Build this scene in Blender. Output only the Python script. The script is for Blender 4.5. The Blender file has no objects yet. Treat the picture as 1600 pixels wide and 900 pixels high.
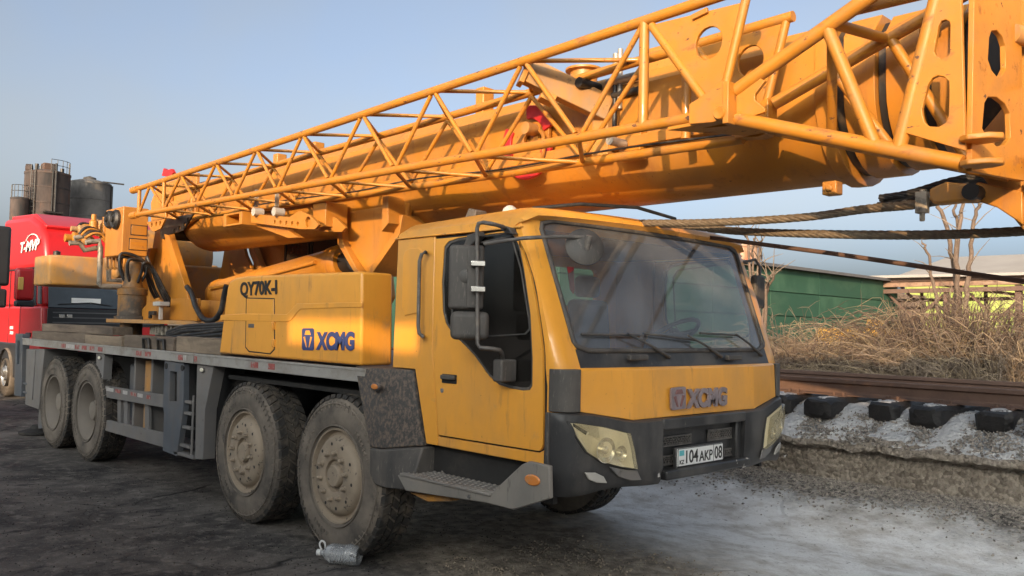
import bpy, bmesh, math, random
from mathutils import Vector, Matrix, noise
from mathutils.geometry import tessellate_polygon
random.seed(7)
rad = math.radians
SC = bpy.context.scene
COL = SC.collection
# ------------------------------------------------------------------ camera
F_PX = 1338.0                                   # focal length in photo pixels (1600 wide)
CPOS = Vector((5.534, -3.502, 1.743))
YAW, PITCH, ROLL = rad(136.36), rad(2.557), rad(1.257)
FW = Vector((math.cos(PITCH)*math.cos(YAW), math.cos(PITCH)*math.sin(YAW), math.sin(PITCH)))
_r = Vector((math.sin(YAW), -math.cos(YAW), 0)); _u = _r.cross(FW)
RT = math.cos(ROLL)*_r + math.sin(ROLL)*_u
UP = -math.sin(ROLL)*_r + math.cos(ROLL)*_u
cam = bpy.data.cameras.new('camera'); camo = bpy.data.objects.new('camera', cam); COL.objects.link(camo)
cam.sensor_width = 36.0; cam.lens = 36.0*F_PX/1600.0; cam.clip_start = .05; cam.clip_end = 3000
m = Matrix.Identity(4)
for i in range(3): m[i][0], m[i][1], m[i][2], m[i][3] = RT[i], UP[i], -FW[i], CPOS[i]
camo.matrix_world = m; SC.camera = camo
# ------------------------------------------------------------------ light
LD = Vector((-.50, 1.0, -.285)).normalized()      # direction the sunlight travels
SUN_EL = math.asin(-LD.z)
W = bpy.data.worlds.new('World'); SC.world = W; W.use_nodes = True
nt = W.node_tree
sky = nt.nodes.new('ShaderNodeTexSky'); sky.sky_type = 'NISHITA'; sky.sun_disc = False
sky.sun_elevation = SUN_EL; sky.sun_rotation = math.atan2(-LD.x, -LD.y)
sky.altitude = 600; sky.air_density = .56; sky.dust_density = 9.5; sky.ozone_density = 2.2
bg = nt.nodes['Background']; bg.inputs['Strength'].default_value = .15
hs = nt.nodes.new('ShaderNodeHueSaturation'); hs.inputs['Saturation'].default_value = .68      # smoggy winter air
nt.links.new(sky.outputs[0], hs.inputs['Color'])
tcw = nt.nodes.new('ShaderNodeTexCoord'); nzw = nt.nodes.new('ShaderNodeTexNoise'); nzw.inputs['Scale'].default_value = 2.2; nzw.inputs['Detail'].default_value = 4
nt.links.new(tcw.outputs['Generated'], nzw.inputs['Vector'])
rpw = nt.nodes.new('ShaderNodeValToRGB'); rpw.color_ramp.elements[0].position = .42; rpw.color_ramp.elements[1].position = .70
rpw.color_ramp.elements[1].color = (.75, .75, .75, 1); nt.links.new(nzw.outputs['Fac'], rpw.inputs[0])
bw = nt.nodes.new('ShaderNodeRGBToBW'); nt.links.new(hs.outputs[0], bw.inputs[0])
mxw = nt.nodes.new('ShaderNodeMix'); mxw.data_type = 'RGBA'; nt.links.new(rpw.outputs[0], mxw.inputs[0]); nt.links.new(hs.outputs[0], mxw.inputs[6]); nt.links.new(bw.outputs[0], mxw.inputs[7])
tiw = nt.nodes.new('ShaderNodeMix'); tiw.data_type = 'RGBA'; tiw.blend_type = 'MULTIPLY'; tiw.inputs[0].default_value = 1; tiw.inputs[7].default_value = (.97, 1.0, .95, 1)
nt.links.new(mxw.outputs[2], tiw.inputs[6]); nt.links.new(tiw.outputs[2], bg.inputs['Color'])
sl = bpy.data.lights.new('sun', 'SUN'); sl.energy = 2.6; sl.angle = rad(.55); sl.color = (1, .66, .36)
so = bpy.data.objects.new('sun', sl); COL.objects.link(so); so.rotation_euler = LD.to_track_quat('-Z', 'Y').to_euler()
SC.view_settings.view_transform = 'Standard'; SC.view_settings.look = 'None'
SC.view_settings.gamma = 1; SC.view_settings.exposure = 1.2
# ------------------------------------------------------------------ measuring: a photo pixel met with a known plane of the truck
def P(px, py, ax, v):
    d = FW + RT*((px-800)/F_PX) + UP*((450-py)/F_PX)
    i = 'XYZ'.index(ax); t = (v-CPOS[i])/d[i]
    return CPOS + d*t
def XZ(Y, *pts): return [(lambda p: (p.x, p.z))(P(a, b, 'Y', Y)) for a, b in pts]
def YZ(X, *pts): return [(lambda p: (p.y, p.z))(P(a, b, 'X', X)) for a, b in pts]
CY = 1.377
def mir(y): return 2*CY-y
# ------------------------------------------------------------------ mesh builder
class MB:
    def __init__(s): s.v = []; s.f = []
    def add(s, vs, fs):
        o = len(s.v); s.v += [tuple(v) for v in vs]; s.f += [tuple(o+i for i in f) for f in fs]; return s
    def box(s, x0, x1, y0, y1, z0, z1):
        v = [(x, y, z) for x in (x0, x1) for y in (y0, y1) for z in (z0, z1)]
        return s.add(v, [(0,1,3,2),(4,6,7,5),(0,4,5,1),(2,3,7,6),(0,2,6,4),(1,5,7,3)])
    def bar(s, p, q, w, h, up=(0,0,1)):
        p, q = Vector(p), Vector(q); d = (q-p).normalized(); up = Vector(up)
        a = d.cross(up)
        if a.length < 1e-4: a = d.cross(Vector((1,0,0)))
        a.normalize(); b = a.cross(d).normalized()
        v = []
        for e in (p, q):
            for sa, sb in ((-1,-1),(1,-1),(1,1),(-1,1)): v.append(e+a*sa*w/2+b*sb*h/2)
        return s.add(v, [(0,1,2,3),(7,6,5,4),(0,4,5,1),(1,5,6,2),(2,6,7,3),(3,7,4,0)])
    def prism(s, poly, axis, a, b, holes=()):
        loops = [list(poly)]+[list(h) for h in holes]
        flat = [p for l in loops for p in l]
        tri = tessellate_polygon([[Vector((p[0], p[1], 0)) for p in l] for l in loops])
        def w(p, c): return (p[0], c, p[1]) if axis == 'Y' else (c, p[0], p[1]) if axis == 'X' else (p[0], p[1], c)
        n = len(flat)
        vs = [w(p, a) for p in flat]+[w(p, b) for p in flat]
        fs = []
        if not holes:
            fs = [tuple(range(n)), tuple(range(2*n-1, n-1, -1))]
        else:
            fs = [tuple(t) for t in tri]+[tuple(i+n for i in reversed(t)) for t in tri]
        o = 0
        for l in loops:
            k = len(l)
            for i in range(k): j = (i+1) % k; fs.append((o+i, o+j, o+j+n, o+i+n))
            o += k
        return s.add(vs, fs)
    def cyl(s, p, q, r, r2=None, n=12, caps=True):
        p, q = Vector(p), Vector(q); r2 = r if r2 is None else r2
        d = (q-p).normalized(); a = d.orthogonal().normalized(); b = d.cross(a)
        v = []
        for e, rr in ((p, r), (q, r2)):
            for i in range(n):
                t = 2*math.pi*i/n; v.append(e+(a*math.cos(t)+b*math.sin(t))*rr)
        f = [(i, (i+1) % n, n+(i+1) % n, n+i) for i in range(n)]
        if caps: f += [tuple(range(n-1, -1, -1)), tuple(range(n, 2*n))]
        return s.add(v, f)
    def tube(s, pts, r, n=8, caps=True):
        pts = [Vector(p) for p in pts]; k = len(pts)
        rs = r if isinstance(r, (list, tuple)) else [r]*k
        d0 = (pts[1]-pts[0]).normalized(); a = d0.orthogonal().normalized(); v = []
        for i, p in enumerate(pts):
            d = (pts[min(i+1, k-1)]-pts[max(i-1, 0)]).normalized()
            a = (a-d*a.dot(d)).normalized(); b = d.cross(a)
            for j in range(n):
                t = 2*math.pi*j/n; v.append(p+(a*math.cos(t)+b*math.sin(t))*rs[i])
        f = [(i*n+j, i*n+(j+1) % n, (i+1)*n+(j+1) % n, (i+1)*n+j) for i in range(k-1) for j in range(n)]
        if caps: f += [tuple(range(n-1, -1, -1)), tuple(range((k-1)*n, k*n))]
        return s.add(v, f)
    def lathe(s, prof, org, ax, n=32, caps=True):
        org = Vector(org); d = Vector(ax).normalized(); a = d.orthogonal().normalized(); b = d.cross(a); v = []
        for r, h in prof:
            for j in range(n):
                t = 2*math.pi*j/n; v.append(org+d*h+(a*math.cos(t)+b*math.sin(t))*max(r, 1e-4))
        k = len(prof)
        f = [(i*n+j, i*n+(j+1) % n, (i+1)*n+(j+1) % n, (i+1)*n+j) for i in range(k-1) for j in range(n)]
        if caps: f += [tuple(range(n-1, -1, -1)), tuple(range((k-1)*n, k*n))]
        return s.add(v, f)
    def loft(s, rings, caps=True, closed=True):
        n = len(rings[0]); v = [p for r in rings for p in r]; k = len(rings)
        m_ = n if closed else n-1
        f = [(i*n+j, i*n+(j+1) % n, (i+1)*n+(j+1) % n, (i+1)*n+j) for i in range(k-1) for j in range(m_)]
        if caps and closed: f += [tuple(range(n-1, -1, -1)), tuple(range((k-1)*n, k*n))]
        return s.add(v, f)
    def mirror(s):
        n = len(s.v); vs = [(x, mir(y), z) for x, y, z in s.v]
        r = MB(); r.v = vs; r.f = [tuple(reversed(f)) for f in s.f]; return r
    def build(s, name, mat, parent=None, smooth=35, bevel=0, seg=2, recalc=True):
        me = bpy.data.meshes.new(name); me.from_pydata(s.v, [], s.f)
        if recalc:
            bm = bmesh.new(); bm.from_mesh(me); bmesh.ops.recalc_face_normals(bm, faces=bm.faces); bm.to_mesh(me); bm.free()
        if smooth:
            me.polygons.foreach_set('use_smooth', [True]*len(me.polygons)); me.set_sharp_from_angle(angle=rad(smooth))
        me.materials.append(mat)
        o = bpy.data.objects.new(name, me); COL.objects.link(o)
        if parent: o.parent = parent
        if bevel:
            b = o.modifiers.new('bevel', 'BEVEL'); b.width = bevel; b.segments = seg; b.limit_method = 'ANGLE'; b.angle_limit = rad(40)
            b.harden_normals = False
        return o
def tag(o, label, cat=None, group=None, kind=None):
    if label: o['label'] = label
    if cat: o['category'] = cat
    if group: o['group'] = group
    if kind: o['kind'] = kind
    return o
def thing(name, label, cat, loc=(0, 0, 0), rz=0, group=None):
    o = bpy.data.objects.new(name, None); COL.objects.link(o); o.location = loc; o.rotation_euler = (0, 0, rz)
    o.empty_display_size = .2
    return tag(o, label, cat, group)
def copy_tree(o, parent=None):
    c = o.copy(); COL.objects.link(c); c.parent = parent
    for ch in list(o.children): copy_tree(ch, c)
    return c
def circle(cx, cz, r, n=14, sx=1): return [(cx+sx*r*math.cos(2*math.pi*i/n), cz+r*math.sin(2*math.pi*i/n)) for i in range(n)]
def text(s, bl, br, tl, name, mat, parent, depth=.004, bold=.0, nrm=None, condensed=False):
    """lettering s laid into the parallelogram bl-br-tl, raised by depth"""
    cu = bpy.data.curves.new('t', 'FONT'); cu.body = s; cu.size = 1; cu.offset = bold; cu.resolution_u = 4
    ob = bpy.data.objects.new('t', cu); COL.objects.link(ob)
    dg = bpy.context.evaluated_depsgraph_get(); me = bpy.data.meshes.new_from_object(ob.evaluated_get(dg))
    xs = [v.co.x for v in me.vertices]; ys = [v.co.y for v in me.vertices]
    x0, x1, y0, y1 = min(xs), max(xs), min(ys), max(ys)
    bl, br, tl = Vector(bl), Vector(br), Vector(tl); ux, uy = br-bl, tl-bl
    n = Vector(nrm).normalized() if nrm else ux.cross(uy).normalized()
    pos = [bl+ux*((v.co.x-x0)/(x1-x0))+uy*((v.co.y-y0)/(y1-y0))+n*depth for v in me.vertices]
    b = MB(); b.add(pos, [tuple(p.vertices) for p in me.polygons])
    bpy.data.objects.remove(ob); bpy.data.curves.remove(cu); bpy.data.meshes.remove(me)
    o = b.build(name, mat, parent, smooth=0, recalc=False)
    so_ = o.modifiers.new('solid', 'SOLIDIFY'); so_.thickness = depth*.9; so_.offset = -1 
    return o
# ------------------------------------------------------------------ materials
def nd(t, k, **kw):
    n = t.nodes.new(k)
    for a, b in kw.items(): setattr(n, a, b)
    return n
def ramp(t, fac, a, b, ca=(0,0,0,1), cb=(1,1,1,1)):
    r = nd(t, 'ShaderNodeValToRGB'); e = r.color_ramp.elements
    e[0].position = a; e[0].color = ca; e[1].position = b; e[1].color = cb
    t.links.new(fac, r.inputs[0]); return r.outputs[0]
def c4(c): return (c[0], c[1], c[2], 1)
def noise_tex(t, vec, scale, detail=5, rough=.6, sc=(1,1,1)):
    mp = nd(t, 'ShaderNodeMapping'); mp.inputs['Scale'].default_value = sc; t.links.new(vec, mp.inputs[0])
    n = nd(t, 'ShaderNodeTexNoise'); n.inputs['Scale'].default_value = scale; n.inputs['Detail'].default_value = detail
    n.inputs['Roughness'].default_value = rough; t.links.new(mp.outputs[0], n.inputs['Vector']); return n.outputs['Fac']
def mix(t, fac, a, b):
    mx = nd(t, 'ShaderNodeMix', data_type='RGBA')
    for i, x in ((0, fac), (6, a), (7, b)):
        if isinstance(x, (int, float)): mx.inputs[i].default_value = x
        elif isinstance(x, tuple): mx.inputs[i].default_value = c4(x)
        else: t.links.new(x, mx.inputs[i])
    return mx.outputs[2]
def material(name, base, rough=.55, metal=0, var=.12, vscale=3, layers=(), bump=None, spec=.5, coat=0):
    """base colour with tonal variation, then layers (colour, scale, lo, hi, stretch, roughness): patches of dust, rust, chips"""
    M = bpy.data.materials.new(name); M.use_nodes = True; t = M.node_tree; b = t.nodes['Principled BSDF']
    tc = nd(t, 'ShaderNodeTexCoord'); oi = nd(t, 'ShaderNodeObjectInfo')
    ad = nd(t, 'ShaderNodeVectorMath', operation='ADD'); mu = nd(t, 'ShaderNodeMath', operation='MULTIPLY'); mu.inputs[1].default_value = 37.0
    t.links.new(oi.outputs['Random'], mu.inputs[0]); t.links.new(tc.outputs['Object'], ad.inputs[0]); t.links.new(mu.outputs[0], ad.inputs[1])
    vec = ad.outputs[0]
    f = noise_tex(t, vec, vscale)
    lo = tuple(c*(1-var) for c in base); hi = tuple(min(1, c*(1+var)) for c in base)
    col = ramp(t, f, .3, .7, c4(lo), c4(hi))
    rg = None
    for L in layers:
        lc, ls, a, bb, st, lr = (list(L)+[(1,1,1), None])[:6] if len(L) < 6 else L
        k = ramp(t, noise_tex(t, vec, ls, 6, .65, st), a, bb)
        col = mix(t, k, col, lc)
        if lr is not None:
            mr = nd(t, 'ShaderNodeMix', data_type='FLOAT'); t.links.new(k, mr.inputs[0]); mr.inputs[3].default_value = lr
            if rg is None: mr.inputs[2].default_value = rough
            else: t.links.new(rg, mr.inputs[2])
            rg = mr.outputs[0]
    t.links.new(col, b.inputs['Base Color'])
    if rg is None: b.inputs['Roughness'].default_value = rough
    else: t.links.new(rg, b.inputs['Roughness'])
    b.inputs['Metallic'].default_value = metal; b.inputs['Specular IOR Level'].default_value = spec
    b.inputs['Coat Weight'].default_value = coat
    if bump:
        bs, st = bump[0], bump[1]; sc = bump[2] if len(bump) > 2 else (1,1,1)
        bn = nd(t, 'ShaderNodeBump'); bn.inputs['Strength'].default_value = st; bn.inputs['Distance'].default_value = .02
        t.links.new(noise_tex(t, vec, bs, 6, .6, sc), bn.inputs['Height']); t.links.new(bn.outputs[0], b.inputs['Normal'])
    return M
def glass(name, tint, trans, dust, dustcol=(.28,.25,.21), rough=.06, dscale=4):
    """thin glazing: clear fraction, mirror reflection by angle, a film of dust"""
    M = bpy.data.materials.new(name); M.use_nodes = True; t = M.node_tree
    for n in list(t.nodes): t.nodes.remove(n)
    out = nd(t, 'ShaderNodeOutputMaterial'); tr = nd(t, 'ShaderNodeBsdfTransparent'); tr.inputs[0].default_value = c4(tint)
    df = nd(t, 'ShaderNodeBsdfDiffuse'); df.inputs[0].default_value = c4(dustcol)
    gl = nd(t, 'ShaderNodeBsdfGlossy'); gl.inputs['Roughness'].default_value = rough
    tc = nd(t, 'ShaderNodeTexCoord')
    k = ramp(t, noise_tex(t, tc.outputs['Object'], dscale, 6, .6), .35, .75, (dust*.5,)*3+(1,), (dust*1.5,)*3+(1,))
    m1 = nd(t, 'ShaderNodeMixShader'); t.links.new(k, m1.inputs[0]); t.links.new(tr.outputs[0], m1.inputs[1]); t.links.new(df.outputs[0], m1.inputs[2])
    fr = nd(t, 'ShaderNodeFresnel'); fr.inputs[0].default_value = 1.55
    sc = nd(t, 'ShaderNodeMath', operation='MULTIPLY'); sc.inputs[1].default_value = trans; sc.use_clamp = True; t.links.new(fr.outputs[0], sc.inputs[0])
    m2 = nd(t, 'ShaderNodeMixShader'); t.links.new(sc.outputs[0], m2.inputs[0]); t.links.new(m1.outputs[0], m2.inputs[1]); t.links.new(gl.outputs[0], m2.inputs[2])
    t.links.new(m2.outputs[0], out.inputs[0]); return M
DUST = (.23, .19, .145)
YEL = (.455, .182, .017)  # boom orange, also darkened because these parts are mostly sunlit
M = {}
M['paint'] = material('yellow_paint', YEL, .42, var=.10, vscale=2.5, coat=.15, layers=[
    ((.37, .18, .05), 2.2, .42, .8, (1,1,.5), .6), ((.30, .12, .03), 5.5, .56, .74, (1.5,1.5,.25), .7), ((.13, .06, .03), 30, .665, .70, (1,1,1), .85), ((.06, .045, .035), 3.3, .68, .80, (1,1,.7), .6)], bump=(60, .04))
M['cabpaint'] = material('cab_paint', (.80, .355, .046), .34, var=.07, vscale=1.6, coat=.25, layers=[  # fresher yellow, also lifted to make up for the cab's shade
    ((.52, .28, .09), 1.7, .46, .85, (1,1,.45), .55), ((.40, .20, .07), 7, .60, .76, (1.6,1.6,.22), .6), ((.20, .09, .04), 42, .69, .715, (1,1,1), .8), ((.36, .25, .15), 3.1, .62, .80, (1,1,.8), .7)])
M['lattice'] = material('lattice_paint', (.45, .182, .018), .45, var=.10, vscale=5, coat=.1, layers=[  # darkened like the boom paint for its sunlit place
    ((.36, .17, .045), 7, .45, .75, (1,1,1), .6), ((.24, .095, .03), 12, .58, .72, (.5,1,1), .8), ((.085, .042, .028), 24, .645, .68, (.45,1,1), .9)], bump=(45, .04))
M['dusty_yellow'] = material('dusty_yellow', (.48, .22, .04), .6, var=.15, layers=[(DUST, 3.5, .4, .75, (1,1,.6), .85), ((.06,.045,.03), 9, .62, .75)])
M['reducer'] = material('oily_reducer', (.30, .14, .03), .6, var=.2, layers=[((.06, .05, .04), 3.2, .40, .60, (1,1,.8), .7), ((.2, .16, .12), 8, .55, .75)])
M['plastic'] = material('black_plastic', (.035, .034, .034), .55, var=.3, layers=[
    ((.13, .115, .10), 4.5, .32, .8, (1,1,.35), .8), ((.24, .215, .18), 40, .58, .78, (1.6,1.6,.3), .9)], bump=(90, .05))
M['plastic_front'] = material('bumper_plastic', (.026, .026, .027), .42, var=.25, layers=[
    ((.12, .11, .10), 2.6, .46, .78, (1,1,.5), .75), ((.2, .18, .155), 30, .64, .8, (1.4,1.4,.5), .9)])
M['mudded'] = material('mud_splashed_plastic', (.045, .042, .04), .6, var=.2, layers=[((.15, .115, .09), 45, .45, .6, (1,1,.7), .9), ((.26, .22, .18), 6, .6, .9, (1,1,.3), .9)], bump=(70, .25))
M['rubber'] = material('tyre_rubber', (.035, .033, .031), .8, var=.2, layers=[((.205, .172, .138), 3.0, .24, .66, (1,1,1), .95), ((.045,.04,.036), 7, .60, .75, (1,1,1), .9)], bump=(50, .12))
M['tread'] = material('tyre_tread', (.026, .024, .022), .85, var=.2, layers=[((.15, .12, .09), 9, .45, .8, (1,1,1), .95)])
M['rim'] = material('dusty_rim', (.28, .225, .165), .75, var=.2, vscale=5, layers=[((.06, .05, .042), 18, .60, .66, (1,1,1), .8), ((.30, .25, .19), 3, .5, .8)])
M['rim_dark'] = material('grey_rim', (.20, .175, .15), .75, var=.15, layers=[((.21, .18, .14), 4, .4, .8)])
M['alu'] = material('weathered_deck_edge', (.36, .345, .32), .55, metal=.25, var=.12, layers=[((.22, .19, .15), 5, .45, .75, (.6,1,1), .8), ((.12,.09,.07), 30, .66, .72)])
M['greysteel'] = material('grey_painted_steel', (.155, .150, .147), .6, var=.14, layers=[((.20, .175, .15), 4, .42, .8, (1,1,.5), .85), ((.05, .045, .04), 10, .62, .75)])
M['bluesteel'] = material('blue_grey_steel', (.085, .095, .11), .6, var=.15, layers=[((.16, .14, .12), 5, .45, .8, (1,1,.5), .85)])
M['dark'] = material('dark_underbody', (.018, .017, .016), .8, var=.3, layers=[((.06, .05, .042), 4, .5, .85)])
M['blacksteel'] = material('greasy_black_steel', (.02, .019, .018), .45, var=.3, layers=[((.12, .08, .045), 6, .55, .8)])
M['rubberhose'] = material('black_hose', (.016, .016, .017), .5, var=.2, layers=[((.1, .085, .07), 7, .5, .8)])
M['tread_plate'] = material('step_aluminium', (.30, .28, .255), .55, metal=.4, var=.15, layers=[((.2, .17, .14), 6, .4, .8)])
M['chrome'] = material('bright_metal', (.6, .58, .54), .25, metal=.9, var=.1)
M['handle'] = material('grab_handle_steel', (.10, .092, .085), .5, var=.2, layers=[((.22, .19, .16), 12, .5, .75)])
M['blue'] = material('blue_lettering', (.035, .055, .17), .5, var=.1)
M['black_ink'] = material('black_lettering', (.022, .02, .018), .5, var=.1)
M['badge'] = material('faded_chrome_badge', (.30, .25, .26), .42, metal=.35, var=.18, vscale=14)
M['badge_dark'] = material('badge_recess', (.20, .095, .09), .5, var=.2)
M['white'] = material('plate_white', (.72, .72, .70), .45, var=.04, layers=[((.5, .47, .42), 12, .6, .85)])
M['pale'] = material('scuffed_white', (.42, .40, .37), .7, var=.15)
M['flag'] = material('pale_blue_print', (.10, .42, .46), .5, var=.05)
M['amber'] = material('amber_lens', (.62, .22, .05), .25, var=.1, layers=[((.4, .28, .18), 20, .5, .8)], coat=.4)
M['clearlamp'] = material('clear_lamp', (.82, .77, .62), .4, var=.06, coat=.2)
M['foglamp'] = material('fog_lamp', (.40, .38, .34), .25, var=.1, coat=.4)
M['reflector'] = material('lamp_reflector', (.85, .82, .72), .12, metal=.75, var=.05)
M['lens'] = glass('headlamp_lens', (1, .97, .88), .45, .10, (.75, .68, .5), .08, 9)
M['windshield'] = glass('windshield_glass', (.82, .85, .87), 1.45, .26, (.33, .35, .38), .05, 2.4)
M['doorglass'] = glass('door_glass', (.34, .35, .35), 1.0, .22, (.055, .05, .045), .08, 5)
M['farglass'] = glass('clear_door_glass', (.80, .84, .84), .9, .08, (.3, .3, .28), .08, 5)
M['skirt'] = material('dusty_skirt', (.20, .185, .165), .65, var=.15, layers=[((.30, .265, .22), 3, .45, .8, (1,1,.3), .85), ((.08, .07, .06), 14, .6, .75, (2,2,.4), .85)])
M['interior'] = material('cab_interior', (.06, .06, .065), .8, var=.2)
M['seat'] = material('seat_cloth', (.16, .155, .15), .9, var=.2)
M['redcloth'] = material('red_cloth', (.30, .03, .035), .8, var=.2)
M['redpaint'] = material('red_crane_paint', (.45, .02, .022), .4, var=.15, layers=[((.6, .55, .52), 12, .68, .73)])
M['tape_red'] = material('red_marker_tape', (.30, .075, .065), .6, var=.3, vscale=20, layers=[((.3,.28,.25), 22, .5, .6)])
M['tape_white'] = material('white_marker_tape', (.42, .40, .38), .6, var=.2, vscale=20)
M['wood'] = material('weathered_timber', (.15, .115, .085), .9, var=.25, vscale=2, layers=[((.07, .055, .045), 6, .45, .75, (.25,2,2), .95), ((.26, .21, .16), 9, .6, .8, (.2,3,3), .9)], bump=(18, .5, (.2, 2, 2)))
M['wood_light'] = material('paler_timber', (.24, .185, .13), .9, var=.2, vscale=2, layers=[((.11, .085, .065), 7, .45, .75, (.25,2,2), .95)], bump=(18, .4, (.2, 2, 2)))
M['rope'] = material('greasy_wire_rope', (.165, .130, .090), .55, metal=.2, var=.3, vscale=30, layers=[((.24, .19, .125), 25, .5, .7), ((.06,.055,.04), 9, .62, .8)])
M['rust'] = material('rusted_steel', (.13, .078, .058), .8, var=.25, layers=[((.07, .045, .036), 6, .45, .75), ((.21, .125, .085), 14, .6, .8)])
M['gear'] = material('gear_steel', (.38, .34, .28), .5, metal=.4, var=.2, layers=[((.05,.045,.04), 12, .5, .7)])
def done(): pass
# ================================================================== ground and terrain (the large structure first)
def smooth(a, b, x):
    t = max(0., min(1., (x-a)/(b-a))); return t*t*(3-2*t)
def ground_z(x, y):
    z = .32*smooth(3.1, 4.55, y)
    n = noise.noise((x*.9, y*.9, 0))*.012+noise.noise((x*3.1, y*3.1, 5))*.008
    # rucked mud dragged up between the wheel tracks in front of the truck
    r = math.exp(-((y-(.62+.05*math.sin(x*2)))/.09)**2)*.055*smooth(.4, 1.0, x)+math.exp(-((y-1.35)/.12)**2)*.05*smooth(.8, 1.5, x)
    r *= .5+noise.noise((x*7, y*7, 2))
    n += abs(noise.noise((x*11, y*11, 9)))*.012*smooth(.3, 1.5, x)
    near = 1-smooth(14, 30, math.hypot(x-2, y))
    return z+(n+r)*near
def axis_steps(lo, hi, a, b, fine, coarse_n):
    mid = [a+(b-a)*i/int((b-a)/fine) for i in range(int((b-a)/fine)+1)]
    L = [a-(a-lo)*(i/coarse_n)**2.2 for i in range(coarse_n, 0, -1)]; R = [b+(hi-b)*(i/coarse_n)**2.2 for i in range(1, coarse_n+1)]
    return L+mid+R
def ground():
    xs = axis_steps(-400, 400, -6, 6.2, .07, 26); ys = axis_steps(-400, 4.62, -2.4, 4.5, .06, 26)[:-25]+[4.62, 4.8]
    b = MB(); nx, ny = len(xs), len(ys)
    vs = [(x, y, ground_z(x, y)) for x in xs for y in ys]
    b.add(vs, [(i*ny+j, (i+1)*ny+j, (i+1)*ny+j+1, i*ny+j+1) for i in range(nx-1) for j in range(ny-1)])
    return b
def ground_material():
    Mt = bpy.data.materials.new('yard_ground'); Mt.use_nodes = True; t = Mt.node_tree; b = t.nodes['Principled BSDF']
    tc = nd(t, 'ShaderNodeTexCoord'); v = tc.outputs['Object']; sp = nd(t, 'ShaderNodeSeparateXYZ'); t.links.new(v, sp.inputs[0])
    def math_(op, a, c):
        n = nd(t, 'ShaderNodeMath', operation=op)
        for i, x in enumerate((a, c)):
            if isinstance(x, (int, float)): n.inputs[i].default_value = x
            else: t.links.new(x, n.inputs[i])
        return n.outputs[0]
    # coal-dark trodden yard
    n1 = noise_tex(t, v, 1.1, 8, .62); n2 = noise_tex(t, v, 7, 8, .7); n3 = noise_tex(t, v, 45, 4, .7)
    dark = ramp(t, n1, .36, .64, (.022, .020, .020, 1), (.165, .147, .130, 1))
    dark = mix(t, ramp(t, n2, .50, .72), dark, (.235, .21, .185))
    dark = mix(t, ramp(t, noise_tex(t, v, 3.1, 8, .7, (1.6, .6, 1)), .56, .66), dark, (.030, .027, .027))
    dark = mix(t, ramp(t, n3, .60, .72), dark, (.29, .26, .22))
    vc = nd(t, 'ShaderNodeTexVoronoi'); vc.feature = 'DISTANCE_TO_EDGE'; vc.inputs['Scale'].default_value = .42; vc.inputs['Randomness'].default_value = .75
    wv = nd(t, 'ShaderNodeVectorMath', operation='MULTIPLY_ADD'); nzv = nd(t, 'ShaderNodeTexNoise'); nzv.inputs['Scale'].default_value = 2.2; t.links.new(v, nzv.inputs['Vector'])
    t.links.new(nzv.outputs['Color'], wv.inputs[0]); wv.inputs[1].default_value = (.35, .35, .35); t.links.new(v, wv.inputs[2]); t.links.new(wv.outputs[0], vc.inputs['Vector'])
    crack = math_('MULTIPLY', ramp(t, vc.outputs['Distance'], .002, .014, (1, 1, 1, 1), (0, 0, 0, 1)), ramp(t, noise_tex(t, v, .8, 3, .5), .50, .62))
    dark = mix(t, crack, dark, (.012, .011, .011))
    # snow and ice on the far side: a patch of its own that follows the roadside
    fx = math_('ADD', sp.outputs[1], math_('MULTIPLY', sp.outputs[0], .33))
    wob = math_('MULTIPLY', math_('SUBTRACT', noise_tex(t, v, 1.3, 7, .65), .5), 1.8)
    sn = math_('ADD', fx, wob)
    snow_k = ramp(t, math_('MULTIPLY', math_('SUBTRACT', sn, 2.1), .9), .1, .9)
    mud = mix(t, ramp(t, n2, .40, .68), (.19, .16, .13), (.54, .46, .37))
    mud_k = ramp(t, math_('MULTIPLY', math_('SUBTRACT', sn, -.05), 1.0), .1, .9)
    col = mix(t, mud_k, dark, mud)
    str_ = noise_tex(t, v, 3.2, 9, .72, (.75, 1.25, 1))
    snow = mix(t, ramp(t, str_, .45, .66), (.82, .81, .79), (.50, .46, .41))
    snow = mix(t, ramp(t, noise_tex(t, v, 8, 9, .78, (.6, 1.5, 1)), .60, .68), snow, (.17, .145, .12))
    snow = mix(t, ramp(t, noise_tex(t, v, 26, 5, .7), .60, .72), snow, (.16, .14, .12))
    col = mix(t, snow_k, col, snow)
    # crushed stone at the foot of the bank
    gk = ramp(t, math_('ADD', sp.outputs[1], math_('MULTIPLY', math_('SUBTRACT', noise_tex(t, v, 1.6, 6, .6), .5), 1.6)), .0, 1.0)
    gs = math_('SUBTRACT', math_('ADD', sp.outputs[1], math_('MULTIPLY', math_('SUBTRACT', noise_tex(t, v, 1.6, 6, .6), .5), 1.6)), 3.75)
    gk = ramp(t, gs, .0, .5)
    vor = nd(t, 'ShaderNodeTexVoronoi'); vor.inputs['Scale'].default_value = 32; t.links.new(v, vor.inputs['Vector'])
    sep = nd(t, 'ShaderNodeSeparateColor'); t.links.new(vor.outputs['Color'], sep.inputs[0])
    grav = ramp(t, sep.outputs[0], .1, .9, (.075, .068, .06, 1), (.36, .33, .29, 1))
    col = mix(t, gk, col, grav)
    t.links.new(col, b.inputs['Base Color'])
    rr = nd(t, 'ShaderNodeMapRange'); t.links.new(n1, rr.inputs[0]); rr.inputs[3].default_value = .55; rr.inputs[4].default_value = .95
    t.links.new(rr.outputs[0], b.inputs['Roughness']); b.inputs['Specular IOR Level'].default_value = .3
    bn = nd(t, 'ShaderNodeBump'); bn.inputs['Strength'].default_value = .75; bn.inputs['Distance'].default_value = .035
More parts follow.
